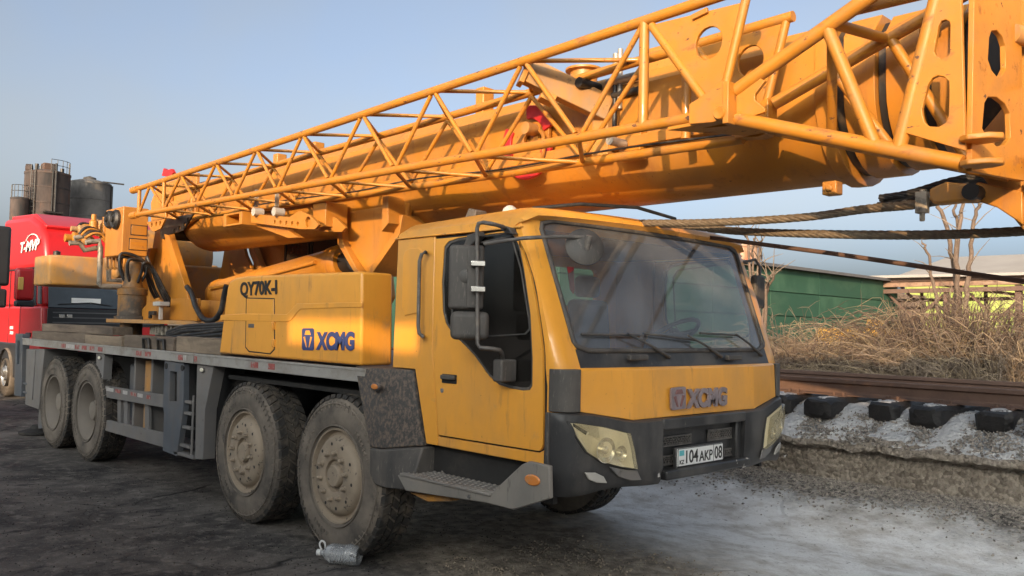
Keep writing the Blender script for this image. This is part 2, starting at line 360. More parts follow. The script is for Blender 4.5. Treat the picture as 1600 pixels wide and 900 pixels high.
    h = math_('SUBTRACT', math_('ADD', math_('MULTIPLY', n2, 1.0), math_('MULTIPLY', n3, .45)), math_('MULTIPLY', crack, .8)); t.links.new(h, bn.inputs['Height']); t.links.new(bn.outputs[0], b.inputs['Normal'])
    return Mt
tag(ground().build('ground', ground_material(), smooth=60, recalc=False), None, kind='structure')

def bank_material(name, top):
    Mt = bpy.data.materials.new(name); Mt.use_nodes = True; t = Mt.node_tree; b = t.nodes['Principled BSDF']
    tc = nd(t, 'ShaderNodeTexCoord'); v = tc.outputs['Object']
    n1 = noise_tex(t, v, 2.2, 8, .65); n2 = noise_tex(t, v, 24, 6, .75); n3 = noise_tex(t, v, 70, 4, .7)
    col = ramp(t, n2, .32, .70, (.18, .15, .12, 1), (.52, .45, .37, 1))
    vo = nd(t, 'ShaderNodeTexVoronoi'); vo.inputs['Scale'].default_value = 26; t.links.new(v, vo.inputs['Vector'])
    so2 = nd(t, 'ShaderNodeSeparateColor'); t.links.new(vo.outputs['Color'], so2.inputs[0])
    col = mix(t, .45, col, ramp(t, so2.outputs[0], .1, .9, (.09, .078, .066, 1), (.55, .48, .40, 1)))
    col = mix(t, ramp(t, n3, .60, .68), col, (.10, .085, .07))
    col = mix(t, ramp(t, n1, .62, .8), col, (.30, .20, .12))
    ge = nd(t, 'ShaderNodeNewGeometry'); sp = nd(t, 'ShaderNodeSeparateXYZ'); t.links.new(ge.outputs['Normal'], sp.inputs[0])
    if top:                                             # snow lies on what faces up
        ad = nd(t, 'ShaderNodeMath', operation='MULTIPLY_ADD'); t.links.new(n1, ad.inputs[0]); ad.inputs[1].default_value = .55; t.links.new(sp.outputs[2], ad.inputs[2])
        col = mix(t, ramp(t, ad.outputs[0], .98, 1.12), col, (.66, .65, .635))
    t.links.new(col, b.inputs['Base Color']); b.inputs['Roughness'].default_value = .95; b.inputs['Specular IOR Level'].default_value = .2
    bn = nd(t, 'ShaderNodeBump'); bn.inputs['Strength'].default_value = 1.0; bn.inputs['Distance'].default_value = .03
    hh = nd(t, 'ShaderNodeMath', operation='SUBTRACT'); t.links.new(n2, hh.inputs[0]); t.links.new(vo.outputs['Distance'], hh.inputs[1])
    t.links.new(hh.outputs[0], bn.inputs['Height']); t.links.new(bn.outputs[0], b.inputs['Normal'])
    return Mt
def embankment():
    b = MB(); xs = axis_steps(-400, 400, -2.5, 5.5, .04, 24)
    prof = [(4.30, .10), (4.60, .28), (4.61, .36), (4.62, .46), (4.63, .56), (4.66, .615), (4.53, .632), (4.46, .65), (4.47, .70), (4.56, .765), (4.72, .83), (4.86, .89), (4.98, .94), (5.1, .985), (5.22, 1.0), (5.35, 1.005), (5.55, 1.01), (5.9, 1.02), (6.4, 1.02), (7.0, 1.0), (7.6, .95)]
    # finer profile
    pf = []
    for (a, c), (d, e) in zip(prof, prof[1:]):
        k = max(1, int(math.hypot(d-a, e-c)/.035))
        for i in range(k): pf.append((a+(d-a)*i/k, c+(e-c)*i/k))
    pf.append(prof[-1]); n = len(pf); vs = []
    for x in xs:
        brk = smooth(3.2, 3.34, x+.06*noise.noise((x*3, 0, 3)))     # the lower block ends here in a broken corner
        for y, z in pf:
            d = noise.noise((x*1.3, y*1.3, z*3))*.05+noise.noise((x*5, y*5, z*6))*.025+noise.noise((x*14, y*14, z*14))*.016+noise.noise((x*27, y*27, z*27))*.012
            k = 1 if -8 < x < 9 else .3
            yy = y+d*k; zz = z+(noise.noise((x*4, y*4, 7))*.03+noise.noise((x*12, y*12, 3))*.022+noise.noise((x*26, y*26, 3))*.014)*k*(1 if z > .6 else .4)
            if z < .62: yy += brk*.30*smooth(.2, .5, z)
            elif y < 4.6: yy += brk*.12
            # snow bellies between the sleepers
            if z > .8 and y < 5.5: zz += .018*math.cos(2*math.pi*(x-2.41)/.52+math.pi)
            vs.append((x, yy, zz))
    b.add(vs, [(i*n+j, (i+1)*n+j, (i+1)*n+j+1, i*n+j+1) for i in range(len(xs)-1) for j in range(n-1)])
    return b
tag(embankment().build('embankment', bank_material('crusted_ballast', True), smooth=70, recalc=False), None, kind='structure')
fb = MB(); xs = axis_steps(-500, 500, -20, 25, 1.2, 14); ys = [7.3+i*.8 for i in range(30)]+[32+ (i**2)*2.2 for i in range(1, 15)]
fb.add([(x, y, .97+noise.noise((x*.4, y*.4, 0))*.12*min(1, (y-7.2)/2)) for x in xs for y in ys], [(i*len(ys)+j, (i+1)*len(ys)+j, (i+1)*len(ys)+j+1, i*len(ys)+j+1) for i in range(len(xs)-1) for j in range(len(ys)-1)])
M['earth'] = material('dry_earth', (.20, .15, .10), .95, var=.3, vscale=1.5, layers=[((.33, .26, .17), 5, .5, .7), ((.45, .44, .43), 1.2, .66, .75)], bump=(8, .6))
tag(fb.build('terrain', M['earth'], smooth=60, recalc=False), None, kind='structure')

# unseen building, inferred and added to shade the lower half of the crane
# (roof edge high enough that only what stands above the cab roof is in the sun)
M['render'] = material('pale_render', (.58, .56, .52), .9, var=.1)  # pale so the added wall bounces more light into the shade
M['winglass'] = material('dark_window', (.03, .035, .04), .15, var=.1)
def shade_building():
    y0 = -9.0; H = 2.50+(.13-y0)*.285
    t = thing('unseen_building', 'plain unseen building behind the camera, added to shade the crane', 'building', (6, y0-4, 0))
    def W_(mb, n, mt, **k):
        mb.v = [(x-6, y-(y0-4), z) for x, y, z in mb.v]; return mb.build(n, mt, t, **k)
    # slot under the coping, cut to shape the sun patch on the side box
    k = (.05-y0)
    sx0, sx1 = -.85+.50*k, .98+.50*k; sz0, sz1 = 1.57+.285*k, 1.86+.285*k
    W_(MB().box(-4.6, 15, y0-8, y0, 0, sz0), 'wall', M['render'])
    W_(MB().box(-4.6, sx0, y0-.3, y0-.003, sz0+.002, sz1), 'parapet', M['render'])
    W_(MB().box(sx1, 15, y0-.3, y0-.003, sz0+.002, sz1), 'parapet', M['render'])
    W_(MB().box(-4.6, 15, y0-.35, y0+.02, sz1+.002, H), 'coping', M['render'])
    for i in range(5):
        for zz in (1.4,):
            W_(MB().box(-3+i*3.5, -1.2+i*3.5, y0-.05, y0+.012, zz, zz+1.5), 'window', M['winglass'])
shade_building()

# ================================================================== the crane
CR = thing('mobile_crane', 'dusty yellow four-axle truck crane with stowed lattice jib along its boom', 'crane', (0, 0, 0))
# ---------------- wheels
def make_wheel(front):
    # local frame: axle along +Y (inwards), outer face of the tyre at y = 0, centre at origin
    rimb = MB()
    if front:
        rimb.lathe([(.352, .016), (.350, .008), (.338, .010), (.330, .035), (.318, .05), (.300, .045), (.288, .02), (.272, .002), (.245, -.008), (.200, -.012), (.135, -.012), (.122, -.006), (.118, .02), (.085, .02), (.082, -.012), (.074, -.022), (.03, -.024), (.001, -.024)], (0,0,0), (0,1,0), 40, caps=False)
    else:
        rimb.lathe([(.352, .016), (.350, .008), (.338, .010), (.326, .05), (.30, .09), (.29, .15), (.275, .20), (.23, .215), (.15, .212), (.135, .20), (.132, .11), (.115, .095), (.11, .07), (.06, .062), (.001, .06)], (0,0,0), (0,1,0), 40, caps=False)
    w = rimb.build('wheel', M['rim'] if front else M['rim_dark'], smooth=40)
    t = MB()
    t.lathe([(.335, .09), (.340, .03), (.356, .012), (.38, .004), (.43, -.004), (.48, -.004), (.52, .003), (.548, .012), (.566, .022), (.583, .036), (.590, .05), (.590, .28), (.583, .294), (.566, .308), (.52, .327), (.44, .335), (.36, .315), (.335, .26)], (0,0,0), (0,1,0), 56, caps=False)
    ty = t.build('tyre', M['rubber'], w, smooth=50)
    # sidewall rings
    rg = MB()
    for r in (.372, .535): rg.lathe([(r-.006, -.0005 if r > .4 else .003), (r-.003, -.0075 if r < .4 else -.003), (r+.003, -.0075 if r < .4 else -.003), (r+.006, .004)], (0,0,0), (0,1,0), 56, caps=False)
    for i in range(60):
        a = 2*math.pi*i/60; r0, r1 = .505, .552; c0, s0, c1, s1 = math.cos(a), math.sin(a), math.cos(a+.035), math.sin(a+.035)
        rg.bar((r0*c0, -.002, r0*s0), (r1*c1, .009, r1*s1), .008, .012)
    for a0, k_ in ((.4, 7), (2.3, 9), (4.1, 6)):
        for i in range(k_):
            a = a0+i*.085; rg.bar((.425*math.cos(a), -.0045, .425*math.sin(a)), (.455*math.cos(a), -.0045, .455*math.sin(a)), .010, .012)
            if i % 2: rg.bar((.44*math.cos(a), -.0045, .44*math.sin(a)), (.44*math.cos(a+.05), -.0045, .44*math.sin(a+.05)), .008, .012)
    rg.build('sidewall_ring', M['rubber'], w, smooth=50)
    tr = MB(); N = 46
    for i in range(N):
        for row, (y0, y1, ph, sk) in enumerate([(.018, .095, 0, .018), (.108, .158, .5, -.02), (.172, .222, 0, .02), (.235, .312, .5, -.018)]):
            a = 2*math.pi*(i+ph)/N; hw = .037
            R0, R1 = .575, .6055
            def pt(ang, r, y): return (r*math.cos(ang), y, r*math.sin(ang))
            vs = []
            for r in (R0, R1):
                sh = 0 if r == R0 else (.012 if row in (0, 3) else 0)
                ya = y0+(sh if row == 0 else 0); yb = y1-(sh if row == 3 else 0)
                da = sk/.6
                vs += [pt(a-hw/.6*.98-da, r, ya), pt(a+hw/.6*.75-da, r, ya), pt(a+hw/.6*.75+da, r, yb), pt(a-hw/.6*.98+da, r, yb)]
            tr.add(vs, [(0,1,2,3),(4,7,6,5),(0,4,5,1),(1,5,6,2),(2,6,7,3),(3,7,4,0)])
    tr.build('tread', M['tread'], w, smooth=0)
    nut = None; hole_disc = None
    nr, hr, yy = (.172, .236, -.012) if front else (.185, .245, .212)
    for i in range(10):
        a = 2*math.pi*(i+.3)/10
        if nut is None:
            nut = MB().lathe([(.021, .002), (.021, -.010), (.015, -.013), (.015, -.034), (.009, -.042), (.001, -.042)], (0,0,0), (0,1,0), 8).build('wheel_nut', M['rim'], w, smooth=30)
            n_ = nut
        else:
            n_ = nut.copy(); COL.objects.link(n_); n_.parent = w
        n_.location = (nr*math.cos(a), yy, nr*math.sin(a))
        a += .30
        if hole_disc is None:
            hole_disc = MB().lathe([(.0135, -.0015), (.012, -.002), (.001, -.001)], (0,0,0), (0,1,0), 10).build('vent_hole_disc', M['dark'], w, smooth=0); h_ = hole_disc  # dark disc stands in for the shade inside a hole
        else:
            h_ = hole_disc.copy(); COL.objects.link(h_); h_.parent = w
        h_.location = (hr*math.cos(a), yy+(.004 if front else 0), hr*math.sin(a))
    return w
wf, wr = make_wheel(True), make_wheel(False)
AX = [0.0, -1.458, -5.589, -6.933]
for i, x in enumerate(AX):
    src = wf if i < 2 else wr
    for side in (0, 1):
        o = src if (side == 0 and i in (0, 2)) else copy_tree(src)
        o.parent = CR; o.location = (x, 0 if side == 0 else 2*CY, .603); o.rotation_euler = (0, rad(17*i+40*side), math.pi*side)
        if side: o.rotation_euler = (0, rad(23*i), math.pi)
    MB().cyl((x, .28, .603), (x, 2.47, .603), .09, n=10).build('axle', M['dark'], CR)
# ---------------- chassis and deck
MB().box(-8.4, 1.6, .66, .86, .78, 1.22).build('chassis_rail', M['dark'], CR, bevel=.01)
MB().box(-8.4, 1.6, mir(.86), mir(.66), .78, 1.22).build('chassis_rail', M['dark'], CR, bevel=.01)
MB().box(-8.3, 1.5, .86, mir(.86), .82, 1.1).build('underbody', M['dark'], CR)
MB().box(-8.5, .34, .03, mir(.03), 1.345, 1.408).build('deck_plate', M['greysteel'], CR, bevel=.005)
for x0, x1 in ((-8.5, -2.575), (-2.545, .352)):
    e = MB(); e.box(x0, x1, 0, .034, 1.316, 1.414).box(x0, x1, -.006, .0, 1.396, 1.416).build('deck_edge', M['alu'], CR, bevel=.004)
MB().box(-8.5, .352, mir(.034), mir(0), 1.316, 1.414).build('deck_edge', M['alu'], CR, bevel=.004)
# worn red and white marker tape, one piece at a time
for px0, px1, kind in ((96, 102, 0), (103, 116, 1), (117, 124, 0), (128, 135, 0), (140, 147, 0), (153, 160, 0), (213, 221, 0), (227, 236, 0), (279, 286, 0), (287, 291, 1), (304, 308, 0), (393, 404, 0), (420, 430, 0)):
    xa, xb = P(px0, 545, 'Y', -.002).x, P(px1, 545, 'Y', -.002).x
    MB().box(xa, xb, -.0035, .004, 1.338, 1.388).build('marker_tape', M['tape_white' if kind else 'tape_red'], CR)
# mudguard above the front wheels
for (x0, x1) in ((-2.05, .30),):
    MB().box(x0, x1, .12, .66, 1.20, 1.235).build('inner_mudguard', M['dark'], CR)
# ---------------- side equipment between the axles
Yg = .03
MB().prism(XZ(Yg, (150, 551), (163, 552), (156, 672), (153, 670)), 'Y', Yg, Yg+.10).build('guard_post', M['greysteel'], CR, bevel=.004)
MB().prism(XZ(Yg, (308, 568), (334, 571), (320, 640), (317, 718), (304.5, 717), (306, 636)), 'Y', Yg, Yg+.12).build('guard_post', M['greysteel'], CR, bevel=.004)
MB().prism(XZ(Yg, (157, 602), (253, 617), (253, 637), (157, 620)), 'Y', Yg+.01, Yg+.05).build('side_guard_rail', M['greysteel'], CR, bevel=.004)
MB().prism(XZ(Yg, (155, 654), (254, 677), (253, 699), (155.5, 671)), 'Y', Yg+.01, Yg+.05).build('side_guard_rail', M['greysteel'], CR, bevel=.004)
for a, b_ in ((185.5, 191.5), (218.5, 224.5), (176, 181)):
    MB().prism(XZ(Yg, (a, 612), (b_, 612), (b_, 680 if a > 180 else 662), (a, 676 if a > 180 else 660)), 'Y', Yg+.052, Yg+.085).build('side_guard_upright', M['greysteel'], CR, bevel=.003)
for a, b_, kk in ((165, 176, 1), (179, 187, 0), (191, 198, 1), (203, 212, 0), (214, 222, 1), (228, 234, 0)):
    xa, xb = P(a, 612, 'Y', Yg).x, P(b_, 612, 'Y', Yg).x
    MB().box(xa, xb, Yg+.006, Yg+.012, .885, .925).build('marker_tape', M['tape_white' if kk else 'tape_red'], CR)
# fuel tank with straps behind the guard
tk = MB().box(-5.0, -4.4, .28, .70, .55, 1.20).build('battery_box', M['bluesteel'], CR, bevel=.03)
tk = MB().cyl((-4.16, .33, .5), (-4.16, .33, 1.27), .17, n=20).build('air_tank', M['dusty_yellow'], CR, smooth=40)
for xx in (-4.42, -3.92):
    MB().prism(circle(xx, .9, .02, 6), 'Y', .16, .2)
    MB().box(xx, xx+.05, .12, .5, .5, 1.3).build('tank_strap', M['greysteel'], CR, bevel=.005)
MB().box(-3.9, -2.1, .30, .62, .5, 1.28).build('tool_bay', M['dark'], CR)
# outrigger beam housing, slotted plate
MB().prism(XZ(.02, (257, 564), (287, 567.5), (286, 636), (282, 668), (276, 713), (254, 704), (256, 645), (254, 632)), 'Y', .02, .08,
           holes=[XZ(.02, (265.5, 580), (276.5, 581), (276, 628), (264, 627))]).build('outrigger_plate', M['bluesteel'], CR, bevel=.004)
for hx, hy in ((260, 572), (285, 575)):
    c = P(hx, hy, 'Y', .018); MB().cyl((c.x, .012, c.z), (c.x, .03, c.z), .03, n=12).build('pivot_hole', M['dark'], CR)
MB().prism(XZ(.1, (262, 640), (279, 640), (277, 690), (262, 685)), 'Y', .1, .12).build('plank_panel', M['wood_light'], CR)
# access ladder
lx = [P(282, 640, 'Y', .06).x, P(302, 640, 'Y', .06).x]
for x in lx: MB().cyl((x, .06, .42), (x, .06, 1.0), .013, n=8).build('ladder_upright', M['greysteel'], CR)
for z in (.5, .68, .82, .93): MB().box(lx[0], lx[1], .035, .085, z-.014, z+.014).build('ladder_rung', M['greysteel'], CR, bevel=.004)
MB().box(lx[0]-.02, lx[1]+.12, .02, .16, .40, .43).build('ladder_step', M['greysteel'], CR, bevel=.004)
def marker(px, py, Y, nm='marker_lamp', mt='clearlamp', sx=.05, sz=.028):
    c = P(px, py, 'Y', Y)
    o = MB().prism(circle(c.x, c.z, sz, 16, sx/sz), 'Y', Y-.012, Y+.01).build(nm, M['handle'], CR, bevel=.004)
    MB().prism(circle(c.x, c.z, sz*.72, 16, sx/sz), 'Y', Y-.022, Y-.011).build('lens', M[mt], o, bevel=.006)
marker(317.5, 578, Yg); marker(157, 559, Yg)
# rear outrigger: slotted post, locker and pad
MB().prism(XZ(.02, (24, 521), (35, 522), (33, 620), (22, 618)), 'Y', .02, .12, holes=[XZ(.02, (26.5, 532), (31, 533), (30, 570), (26, 569))]).build('outrigger_plate', M['bluesteel'], CR, bevel=.004)
lk = MB().prism(XZ(.05, (41, 545), (69, 545), (66, 575), (60, 640), (39, 632)), 'Y', .05, .5).build('rear_locker', M['greysteel'], CR, bevel=.01)
MB().prism(XZ(.045, (45, 546), (56, 547), (51, 625), (43, 622)), 'Y', .035, .055).build('locker_door', M['greysteel'], lk, bevel=.004)
MB().cyl((-8.35, .3, .10), (-8.35, .3, 1.2), .08, n=14).build('outrigger_jack', M['bluesteel'], CR)
MB().lathe([(.26, 0), (.26, .03), (.12, .07), (.08, .12)], (-8.45, .25, .02), (0, 0, 1), 20).build('outrigger_pad', M['dark'], CR)
for z in (.75, .62): MB().cyl((-8.75, .06, z), (-8.28, .06, z), .02, n=8).build('rear_rail', M['bluesteel'], CR)
# ---------------- side box with the lettering
Yb = .05
op = XZ(Yb, (342, 552), (563.5, 571.5), (565, 424), (385, 431), (368, 433.5), (359, 439), (355, 449))
bx = MB().prism(op, 'Y', Yb, .335).build('side_box', M['cabpaint'], CR, bevel=.022, seg=3)
st = XZ(Yb, (345.5, 492), (383, 490), (449, 491), (457, 483), (464, 474.5), (566, 472), (566, 480), (470, 483), (462, 492), (455, 501), (448, 503), (344.5, 500.5))
MB().prism(st, 'Y', Yb-.006, Yb+.004).build('raised_stripe', M['cabpaint'], bx, bevel=.004)
dr = MB().prism(XZ(Yb, (386, 466.5), (428, 467.5), (428.5, 545), (422, 552), (390, 548.5), (384.5, 542)), 'Y', Yb-.0045, Yb+.004).build('hatch', M['cabpaint'], bx, bevel=.003)
# recessed seam round the hatch
sm = XZ(Yb, (384.6, 464.8), (429.3, 465.8), (430, 546), (422.6, 553.8), (389, 550.2), (383.2, 543)); si = XZ(Yb, (386, 466.5), (428, 467.5), (428.5, 545), (422, 552), (390, 548.5), (384.5, 542))
MB().prism(sm, 'Y', Yb-.0012, Yb+.003, holes=[si]).build('hatch_seam', M['dark'], bx)
for hy in (509, 536): 
    c = P(427.5, hy, 'Y', Yb-.004); MB().box(c.x-.022, c.x+.022, Yb-.014, Yb, c.z-.032, c.z+.032).cyl((c.x, Yb-.016, c.z-.032), (c.x, Yb-.016, c.z+.032), .009, n=8).build('hinge', M['cabpaint'], bx, bevel=.002)
c = P(393, 509, 'Y', Yb-.004); MB().box(c.x-.05, c.x+.05, Yb-.011, Yb, c.z-.017, c.z+.017).build('latch', M['handle'], bx, bevel=.003)
q = lambda px, py: P(px, py, 'Y', Yb-.004)
text('QY70K-I', q(375.5, 466.5), q(433, 464), q(375.5, 441), 'lettering', M['black_ink'], bx, depth=.003, bold=.035, nrm=(0,-1,0))
def badge(quad, mt_a, mt_b, parent, d, nrm):
    bl, br, tl = [Vector(v) for v in quad]; ux, uy = br-bl, tl-bl; n = Vector(nrm)
    def poly(pts, dd, mt, nm):
        b = MB(); k = len(pts); vs = [bl+ux*u+uy*v-n*.002 for u, v in pts]+[bl+ux*u+uy*v+n*dd for u, v in pts]
        b.add(vs, [tuple(range(k)), tuple(range(2*k-1, k-1, -1))]+[(i, (i+1) % k, (i+1) % k+k, i+k) for i in range(k)])
        return b.build(nm, mt, parent)
    r = .12; rr = []
    for cx, cy, a0 in ((1-r, r, -90), (1-r, 1-r, 0), (r, 1-r, 90), (r, r, 180)):
        for i in range(4): a = rad(a0+30*i); rr.append((cx+r*math.cos(a), cy+r*math.sin(a)))
    poly(rr, d, mt_a, 'emblem_plate')
    poly([(.24, .70), (.34, .90), (.66, .90), (.76, .70)], d*1.6, mt_b, 'emblem_mark')
    poly([(.13, .60), (.27, .62), (.42, .13), (.36, .13)], d*1.6, mt_b, 'emblem_mark')
    poly([(.87, .60), (.73, .62), (.58, .13), (.64, .13)], d*1.6, mt_b, 'emblem_mark')
badge((q(472, 547), q(490.5, 547.5), q(472, 513)), M['blue'], M['cabpaint'], bx, .002, (0,-1,0))
text('XCMG', q(494, 547), q(553.5, 548), q(495, 518.5), 'lettering', M['blue'], bx, depth=.003, bold=.055, nrm=(0,-1,0))
# ---------------- cab
CB = MB().box(.56, 2.0, .28, mir(.28), .90, .96).build('cab', M['interior'], CR)          # floor pan carries the cab's pieces
Ys = .13
ztop = 2.345
def front_edge(z):    # door front edge in the side plane
    pts = [(1.02, 2.035), (1.55, 2.020), (1.63, 2.012), (2.0, 1.925), (2.2, 1.83), (2.32, 1.745)]
    if z <= pts[0][0]: return pts[0][1]
    for (a, xa), (b_, xb) in zip(pts, pts[1:]):
        if z <= b_: return xa+(xb-xa)*(z-a)/(b_-a)
    return pts[-1][1]
def both(mb, *a, **k):
    mb.mirror().build(*a, **k); return mb.build(*a, **k)
# rear side panel
rp = [(.505, 1.43), (.53, ztop), (.953, ztop), (.953, 1.58), (1.035, 1.00), (1.035, .935), (.915, .935), (.77, 1.43)]
both(MB().prism(rp, 'Y', Ys, Ys+.05), 'side_panel', M['cabpaint'], CB, bevel=.006)
rl = XZ(Ys, (631, 510), (627, 400), (630, 391), (637, 387), (647, 386), (653, 390))
both(MB().prism([(.60, 1.86), (.60, 2.22), (.625, 2.26), (.67, 2.275), (.78, 2.275), (.815, 2.25), (.815, 1.86), (.79, 1.82), (.64, 1.80)], 'Y', Ys-.007, Ys+.01), 'pressed_panel', M['cabpaint'], CB, bevel=.006, seg=3)
# door with its window opening
dz0, dz1 = 1.005, 2.325
door = [(.968, 1.585), (.968, dz1), (1.70, dz1), (1.735, 2.30)]+[(front_edge(z)-.012, z) for z in (2.2, 2.05, 1.9, 1.75, 1.6, 1.3, 1.06)]+[(2.01, 1.03), (1.99, 1.015), (1.052, dz0+.005)]
win = XZ(Ys, (695, 386), (702, 377), (716, 372), (790, 361), (803, 362), (810, 371), (820, 420), (830, 490), (833.5, 560), (833, 603), (829, 609.5), (818, 610.5), (795, 606), (780, 601), (765, 588), (742, 556), (728, 541), (706, 520), (697, 505), (692.5, 486), (691, 440))
DOOR = MB().prism(door, 'Y', Ys-.006, Ys+.045, holes=[win]).build('door', M['cabpaint'], CR, bevel=.005)
DOORF = MB().prism(door, 'Y', Ys-.006, Ys+.045, holes=[win]).mirror().build('door', M['cabpaint'], CR, bevel=.005)
# dark gap behind the door seam and the sill below it
sill = [(1.040, .935), (1.040, .997), (1.985, 1.003), (2.02, 1.02), (2.045, 1.05), (2.075, 1.05), (2.075, .935)]
both(MB().prism(sill, 'Y', Ys, Ys+.05), 'sill_panel', M['cabpaint'], CB, bevel=.005)
backing = [(.945, 1.0), (.945, 2.34), (1.74, 2.34)]+[(front_edge(z)+.012, z) for z in (2.3, 2.2, 2.0, 1.63, 1.0)]
ho = [(max(1.0, x-.0), z) for x, z in win]
both(MB().prism(backing, 'Y', Ys+.012, Ys+.02, holes=[win]), 'door_seal', M['dark'], CB)
wc = (sum(p[0] for p in win)/len(win), sum(p[1] for p in win)/len(win))
def inset(poly, k, c=wc): return [(c[0]+(x-c[0])*k, c[1]+(z-c[1])*k) for x, z in poly]
both(MB().prism(win, 'Y', Ys-.002, Ys+.012, holes=[inset(win, .962)]), 'window_rubber', M['plastic'], CB, bevel=.003)
# black lower corner panel and the sliding pane above it
zl = P(760, 527, 'Y', Ys).z
low = [p for p in inset(win, .965) if p[1] < zl]
lowp = low+[]
xs_l = min(p[0] for p in low); xs_r = max(p[0] for p in low)
up_ = [p for p in inset(win, .965) if p[1] >= zl]
g_lo = sorted(low, key=lambda p: 0) 
MB().prism(inset(win, .965), 'Y', Ys+.004, Ys+.009).build('window_glass', M['doorglass'], CB)
MB().prism(inset(win, .965), 'Y', Ys+.004, Ys+.009).mirror().build('window_glass', M['farglass'], CB)
iw = XZ(Ys, (704, 400), (712, 385), (800, 368), (815, 420), (828, 500), (829, 515), (822, 523), (735, 528), (716, 518), (706, 500))
ic = (sum(p[0] for p in iw)/len(iw), sum(p[1] for p in iw)/len(iw))
both(MB().prism(iw, 'Y', Ys-.004, Ys+.003, holes=[inset(iw, .965, ic)]), 'window_channel', M['plastic'], CB, bevel=.002)
lowpoly = XZ(Ys, (737, 531), (824, 526), (832, 522), (832.5, 600), (828, 608.5), (818, 609.5), (795, 605), (780, 600), (766, 587), (743, 555))
MB().prism(lowpoly, 'Y', Ys+.010, Ys+.022).build('corner_panel', M['plastic'], DOOR)
# handle and lock
c = P(703.5, 592, 'Y', Ys)
MB().box(c.x-.075, c.x+.075, Ys-.012, Ys-.004, c.z-.03, c.z+.03).build('handle_recess', M['dark'], DOOR, bevel=.006)
MB().box(c.x-.07, c.x+.07, Ys-.034, Ys-.012, c.z-.004, c.z+.026).build('door_handle', M['plastic'], DOOR, bevel=.008)
c = P(692.5, 610, 'Y', Ys); MB().cyl((c.x, Ys-.012, c.z), (c.x, Ys, c.z), .016, n=14).build('lock', M['chrome'], DOOR)
# grab handle behind the door
g = [P(a, b_, 'Y', yy) for a, b_, yy in ((665, 394, Ys), (665, 394, Ys-.05), (659, 397, Ys-.06), (655.5, 408, Ys-.06), (653.5, 510, Ys-.06), (655, 521, Ys-.06), (660, 525, Ys-.05), (660, 525, Ys))]
gh = MB().tube(g, .013, 10).build('grab_handle', M['handle'], CB, smooth=60)
# A-pillars: swept from the door edge round to the windscreen edge
def ws(u, v, bow=.055):   # windscreen surface: u -1..1 across, v 0 bottom .. 1 top
    hw = 1.076+(1.116-1.076)*v; x = 2.142+(1.806-2.142)*v
    return Vector((x+bow*(1-u*u), CY+u*hw, 1.511+(2.411-1.511)*v))
rings = []
for i in range(13):
    z = 1.50+(2.405-1.50)*i/12; v = (z-1.511)/.9
    e = ws(-1.0, v); xd = front_edge(z)+.004
    o1 = Vector((xd, Ys+.002, z)); o4 = Vector((e.x+.004, e.y+.012, z))
    k1 = Vector((xd+(e.x-xd)*.55, Ys+.004, z)); k2 = Vector((xd+(e.x-xd)*.86, Ys+.035, z)); k3 = Vector((e.x-.002, Ys+.095, z))
    rings.append([o1, k1, k2, k3, o4, o4+Vector((-.05, .02, 0)), Vector((xd+.01, Ys+.05, z))])
rings0 = []
for z in (.935, 1.0, 1.2, 1.40):
    rings0.append([Vector((2.038+.004, Ys+.002, z)), Vector((2.07, Ys+.002, z)), Vector((2.10, Ys+.02, z)), Vector((2.12, Ys+.07, z)), Vector((2.13, Ys+.17, z)), Vector((2.08, Ys+.19, z)), Vector((2.05, Ys+.05, z))])
both(MB().loft(rings0+rings), 'pillar', M['cabpaint'], CB, smooth=50)
# roof
roof = [(.515, 2.352), (.512, 2.405), (.545, 2.437), (.62, 2.452), (1.2, 2.468), (1.70, 2.482), (1.80, 2.478), (1.842, 2.455), (1.852, 2.425), (1.80, 2.405), (1.76, 2.352)]
rr_ = []
n_ = 28
for i in range(n_+1):
    u = -1+2*i/n_; a = abs(u); y = CY+u*(CY-Ys+.004)
    edge = smooth(.90, 1.0, a); bow = .055*(1-u*u)
    rr_.append([Vector((x+(bow if x > 1.6 else 0)-(.03*edge if x > 1.7 else 0)+(.03*edge if x < .6 else 0), y, z+(.025*(1-a*a) if z > 2.42 else 0)-max(0, z-2.36)*.62*edge**2)) for x, z in roof])
RF = MB().loft(rr_).build('roof', M['cabpaint'], CB, smooth=45)
both(MB().box(.50, 1.80, Ys-.014, Ys+.02, 2.346, 2.358), 'gutter', M['cabpaint'], CB, bevel=.003)
# windscreen: frame, glass, black cowl
gl = MB(); nu, nv = 20, 6; v0 = .105
gl.add([ws(-.985+1.97*i/nu, v0+(.985-v0)*j/nv) for i in range(nu+1) for j in range(nv+1)], [(i*(nv+1)+j, (i+1)*(nv+1)+j, (i+1)*(nv+1)+j+1, i*(nv+1)+j+1) for i in range(nu) for j in range(nv)])
GL = gl.build('windscreen', M['windshield'], CB, smooth=80, recalc=False)
def rim_path():
    L = []
    for i in range(nu+1): L.append((-1+2*i/nu, v0))
    return L
def strip(path, off=.006, r=.016): return MB().tube([ws(u, v)+Vector((off, 0, 0)) for u, v in path], r, 8)
loop = [(-1+2*i/nu, v0) for i in range(1, nu)]+[(.985, v0+.03)]+[(1.0, v0+.06+(.93-v0-.06)*j/6) for j in range(7)]+[(.985, .97)]+[(1-2*i/nu, 1.0) for i in range(1, nu)]+[(-.985, .97)]+[(-1.0, .93-(.93-v0-.06)*j/6) for j in range(7)]+[(-.985, v0+.03), (-1+2/nu, v0)]
strip(loop).build('windscreen_seal', M['plastic'], CB, smooth=60)
cw = MB(); pts = []
for i in range(nu+1):
    u = -1+2*i/nu; a, b_ = ws(u, -.02), ws(u, v0+.01)
    pts.append([a+Vector((.006, 0, 0)), b_+Vector((.004, 0, 0)), b_+Vector((-.03, 0, 0)), a+Vector((-.03, 0, 0))])
